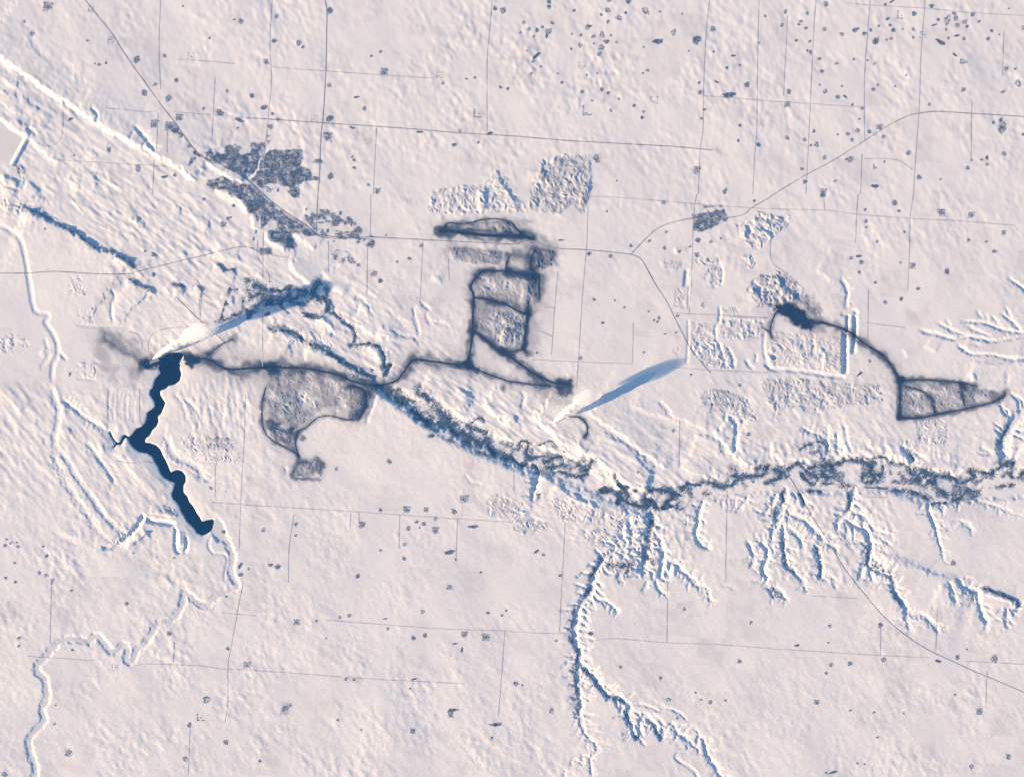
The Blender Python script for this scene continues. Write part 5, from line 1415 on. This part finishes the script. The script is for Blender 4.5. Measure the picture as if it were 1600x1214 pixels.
V = np.stack([corner(-1, -1, Z - 3), corner(1, -1, Z - 3), corner(1, 1, Z - 3), corner(-1, 1, Z - 3), corner(-1, -1, Z + hh), corner(1, -1, Z + hh), corner(1, 1, Z + hh), corner(-1, 1, Z + hh),
              corner(-1, 0, Z + hh + rr), corner(1, 0, Z + hh + rr)], 1).reshape(-1, 3)
loc = np.array([(0, 1, 5), (0, 5, 4), (1, 2, 6), (1, 6, 5), (2, 3, 7), (2, 7, 6), (3, 0, 4), (3, 4, 7), (4, 5, 9), (4, 9, 8), (6, 7, 8), (6, 8, 9), (5, 6, 9), (7, 4, 8)])
F = (np.arange(n)[:, None, None] * 10 + loc[None]).reshape(-1, 3)
me = mesh_np("town_houses", V, F, 3)
me.materials.append(M_WALL); me.materials.append(M_ROOF)
me.polygons.foreach_set("material_index", np.tile(np.array([0] * 8 + [1] * 4 + [0] * 2, np.int32), n))
o = put("town_houses", me, None)
tag(o, "closely packed houses filling the dark town blocks and the small village", "houses", kind="stuff")
o = trees_at("town_trees", np.concatenate(tx_), np.concatenate(ty_), M_TREE, 410, 300, 7, 13, 4, 7.5)
tag(o, "bare street and garden trees crowding the town blocks and village", "trees", kind="stuff")

# bigger sheds of the town's edge, each its own thing
WH = "b:700,60 700,150 760,200 830,160 880,230 960,215 1060,200 1180,230 1260,245 1300,250 1010,120 1120,110 960,330 1080,330 1200,350 1340,470 1420,440 1520,470 1500,400 1180,430 1080,370 930,380 1040,460|a:890,690 980,700 1330,560 1440,550 1220,560 1180,720 1210,240 1080,250 430,890 390,1040|b:70,340 40,430"
for (px, py) in P(WH):
    w_, d_, h_ = random.uniform(45, 120), random.uniform(28, 50), random.uniform(8, 13); ns = random.random() < .35
    z0 = float(ground_z([px], [py])[0])
    e = bpy.data.objects.new("warehouse", None); col.objects.link(e); e.location = (wx(px), wy(py), z0); e.rotation_euler.z = -.06 + (math.pi / 2 if ns else 0)
    put("wall", box_mesh("wall", w_, d_, h_), M_WALL, e)
    put("roof", box_mesh("roof", w_, d_, h_ + .02, 2.5, roof_only=True, over=.8), M_ROOF, e)
    tag(e, f"{'short' if w_ < 68 else ('long' if w_ > 95 else 'mid-length')} {'narrow' if d_ < 39 else 'wide'} {'north-south' if ns else 'east-west'} shed {where(px, py)}", "warehouse", "sheds on the edge of the town")


# ------------------------------------------------------------------ power stations and their steam
def lathe(name, prof, n=20):
    V, F = [], []
    for r, z in prof:
        for k in range(n):
            V.append((r * math.cos(2 * math.pi * k / n), r * math.sin(2 * math.pi * k / n), z))
    for i in range(len(prof) - 1):
        for k in range(n):
            F.append((i * n + k, i * n + (k + 1) % n, (i + 1) * n + (k + 1) % n, (i + 1) * n + k))
    F.append(tuple(range((len(prof) - 1) * n, len(prof) * n)))
    me = bpy.data.meshes.new(name); me.from_pydata(V, [], F); me.update()
    return me


def power_station(px, py, rot, stacks, label):
    z0 = float(ground_z([px], [py])[0])
    e = bpy.data.objects.new("power_station", None); col.objects.link(e); e.location = (wx(px), wy(py), z0); e.rotation_euler.z = rot
    L = 90 * len(stacks) + 40
    put("turbine_hall", box_mesh("turbine_hall", L, 42, 26), M_CONC, e, (0, -70, 0))
    put("boiler_house", box_mesh("boiler_house", L * .85, 46, 58), M_CONC, e, (0, -25.9, 0))
    put("coal_conveyor", box_mesh("coal_conveyor", 180, 6, 22), M_CONC, e, (L * .5 + 70, -22, 0))
    for dx, dy, hgt in stacks:
        put("chimney", lathe("chimney", [(8.5, -3), (7.2, hgt * .5), (5.6, hgt - 4), (6.0, hgt - 4), (6.0, hgt)]), M_STACK, e, (dx, dy, 0))
    tag(e, label, "power station")


power_station(240, 562, .35, [(-60, 30, 122), (0, 34, 140), (60, 38, 140)], "power station beside the reservoir head at the foot of the steam plume")
power_station(868, 655.5, .1, [(0, 34, 155)], "single-chimney power station at the foot of the eastern steam plume")

M_STEAM = bpy.data.materials.new("steam"); M_STEAM.use_nodes = True
nt = M_STEAM.node_tree
for nd in list(nt.nodes):
    if nd.type == 'BSDF_PRINCIPLED': nt.nodes.remove(nd)
pv = nt.nodes.new("ShaderNodeVolumePrincipled")
pv.inputs["Color"].default_value = (.995, .995, .995, 1)
pv.inputs["Density"].default_value = 0.035
pv.inputs["Anisotropy"].default_value = 0.2
nt.links.new(pv.outputs[0], nt.nodes["Material Output"].inputs["Volume"])
M_THIN = M_STEAM.copy(); M_THIN.name = "thin_steam"
M_THIN.node_tree.nodes["Principled Volume"].inputs["Density"].default_value = 0.0036


def ico(sub=2):
    import bmesh
    bm = bmesh.new(); bmesh.ops.create_icosphere(bm, subdivisions=sub, radius=1.0)
    v = np.array([x.co[:] for x in bm.verts]); f = np.array([[q.index for q in fc.verts] for fc in bm.faces]); bm.free()
    return v, f


def puffs(name, path, mat, seed, voxel, parent=None, loc=None, lumps=5):
    """path: (x, y, z, radius) in metres along the drift; a voxel-joined heap of billows"""
    r = np.random.default_rng(seed)
    iv, jf = ico(2)
    path = np.array(path, float)
    V, F, base = [], [], 0
    seg = np.linspace(0, len(path) - 1, 60)
    for t in seg:
        i = min(int(t), len(path) - 2); u = t - i
        c = path[i] * (1 - u) + path[i + 1] * u
        for _ in range(lumps):
            d = r.normal(0, 1, 3); d /= np.linalg.norm(d)
            rad = c[3] * r.uniform(.38, .62)
            ctr = c[:3] + d * c[3] * r.uniform(.2, .62)
            V.append(iv * rad * r.uniform(.85, 1.15, 3) + ctr); F.append(jf + base); base += len(iv)
    me0 = mesh_np(name + "_raw", np.concatenate(V), np.concatenate(F), 3)
    tmp = bpy.data.objects.new("tmp", me0); col.objects.link(tmp)
    md = tmp.modifiers.new("r", 'REMESH'); md.mode = 'VOXEL'; md.voxel_size = voxel
    ms = tmp.modifiers.new("s", 'SMOOTH'); ms.factor = .5; ms.iterations = 2
    dg = bpy.context.evaluated_depsgraph_get()
    me = bpy.data.meshes.new_from_object(tmp.evaluated_get(dg)); me.name = name
    bpy.data.objects.remove(tmp); bpy.data.meshes.remove(me0)
    me.materials.clear()
    return put(name, me, mat, parent, loc)


def plume(px, py, z0, pts, tail, seed, label):
    zb = float(ground_z([px], [py])[0])
    o = bpy.data.objects.new("steam_plume", None); col.objects.link(o); o.location = (wx(px), wy(py), zb + z0)
    f = lambda L: [((a - px) * S, -(b - py) * S, z - z0, r) for a, b, z, r in L]
    puffs("plume_core", f(pts), M_STEAM, seed, 14, o, None, 5)
    puffs("plume_tail", f(tail), M_THIN, seed + 1, 22, o, None, 4)
    tag(o, label, "steam plume")


plume(867, 658, 158, [(866, 659, 165, 34), (869, 656, 215, 78), (877, 650, 285, 108), (886, 642, 350, 122), (895, 635, 410, 114), (904, 627, 455, 82)],
      [(905, 626, 455, 190), (911, 622, 470, 240), (918, 618, 480, 200), (925, 614, 480, 110)], 5, "white steam plume rising over the eastern power station and leaning northeast")
plume(240, 560, 145, [(239, 561, 160, 34), (246, 556, 230, 76), (257, 548, 315, 102), (270, 540, 405, 110), (285, 531, 490, 85)],
      [(286, 530, 500, 190), (298, 525, 570, 255), (310, 520, 630, 285), (324, 515, 680, 265), (338, 510, 710, 160)], 9, "long white steam plume drifting from the reservoir power station")


# ------------------------------------------------------------------ dams
def embankment(name, pts, top, base_w, height, label):
    p = smooth_line(P(pts), 1.0)
    t = np.gradient(p, axis=0); t /= np.hypot(t[:, 0], t[:, 1])[:, None]
    nn = np.stack([-t[:, 1], t[:, 0]], -1)
    rows = []
    zc = ground_z(p[:, 0], p[:, 1])
    zt = np.full(len(p), np.median(zc) + height)
    for w_, zz in ((-base_w / 2, None), (-top / 2, zt), (top / 2, zt), (base_w / 2, None)):
        q = p + nn * w_
        z = ground_z(q[:, 0], q[:, 1]) - 3 if zz is None else zz
        rows.append(np.stack([wx(q[:, 0]), wy(q[:, 1]), z], -1))
    V = np.stack(rows, 1).reshape(-1, 3); L = len(p)
    i = (np.arange(L - 1)[:, None] * 4 + np.arange(3)[None]).ravel()
    F = np.stack([i, i + 1, i + 5, i + 4], -1)
    me = mesh_np(name, V, F, 4)
    if sum(f.normal.z for f in me.polygons) < 0: me.flip_normals()
    o = put(name, me, M_EMB)
    # keep the origin at the dam itself
    c = V.mean(0); me.transform(__import__("mathutils").Matrix.Translation((-c[0], -c[1], -c[2]))); o.location = tuple(c)
    tag(o, label, "dam")


embankment("earth_dam", "00:168,860 75,1030", 1.2, 11.0, 32, "long straight snow-covered dam holding back the frozen lake")
embankment("earth_dam", "h:585,835 562,880 540,930", 0.8, 4.5, 9, "short snowy dam at the head of the open-water reservoir")


# ------------------------------------------------------------------ the air between the ground and the camera
HZ = 72000.0
me = bpy.data.meshes.new("haze")
zb, zt = -110.0, CAM_Z + 2000.0
me.from_pydata([(sx * HZ, sy * HZ, z) for z in (zb, zt) for sx, sy in ((-1, -1), (1, -1), (1, 1), (-1, 1))], [],
               [(3, 2, 1, 0), (4, 5, 6, 7), (0, 1, 5, 4), (1, 2, 6, 5), (2, 3, 7, 6), (3, 0, 4, 7)])
M_AIR = bpy.data.materials.new("air"); M_AIR.use_nodes = True
nt = M_AIR.node_tree
for nd in list(nt.nodes):
    if nd.type == 'BSDF_PRINCIPLED': nt.nodes.remove(nd)
pv = nt.nodes.new("ShaderNodeVolumePrincipled")
pv.inputs["Color"].default_value = (.06, .31, 1.0, 1)
pv.inputs["Density"].default_value = 0.165 / CAM_Z
nt.links.new(pv.outputs[0], nt.nodes["Material Output"].inputs["Volume"])
o = put("haze", me, M_AIR)
tag(o, "thin blue air between the ground and the camera", "haze", kind="stuff")
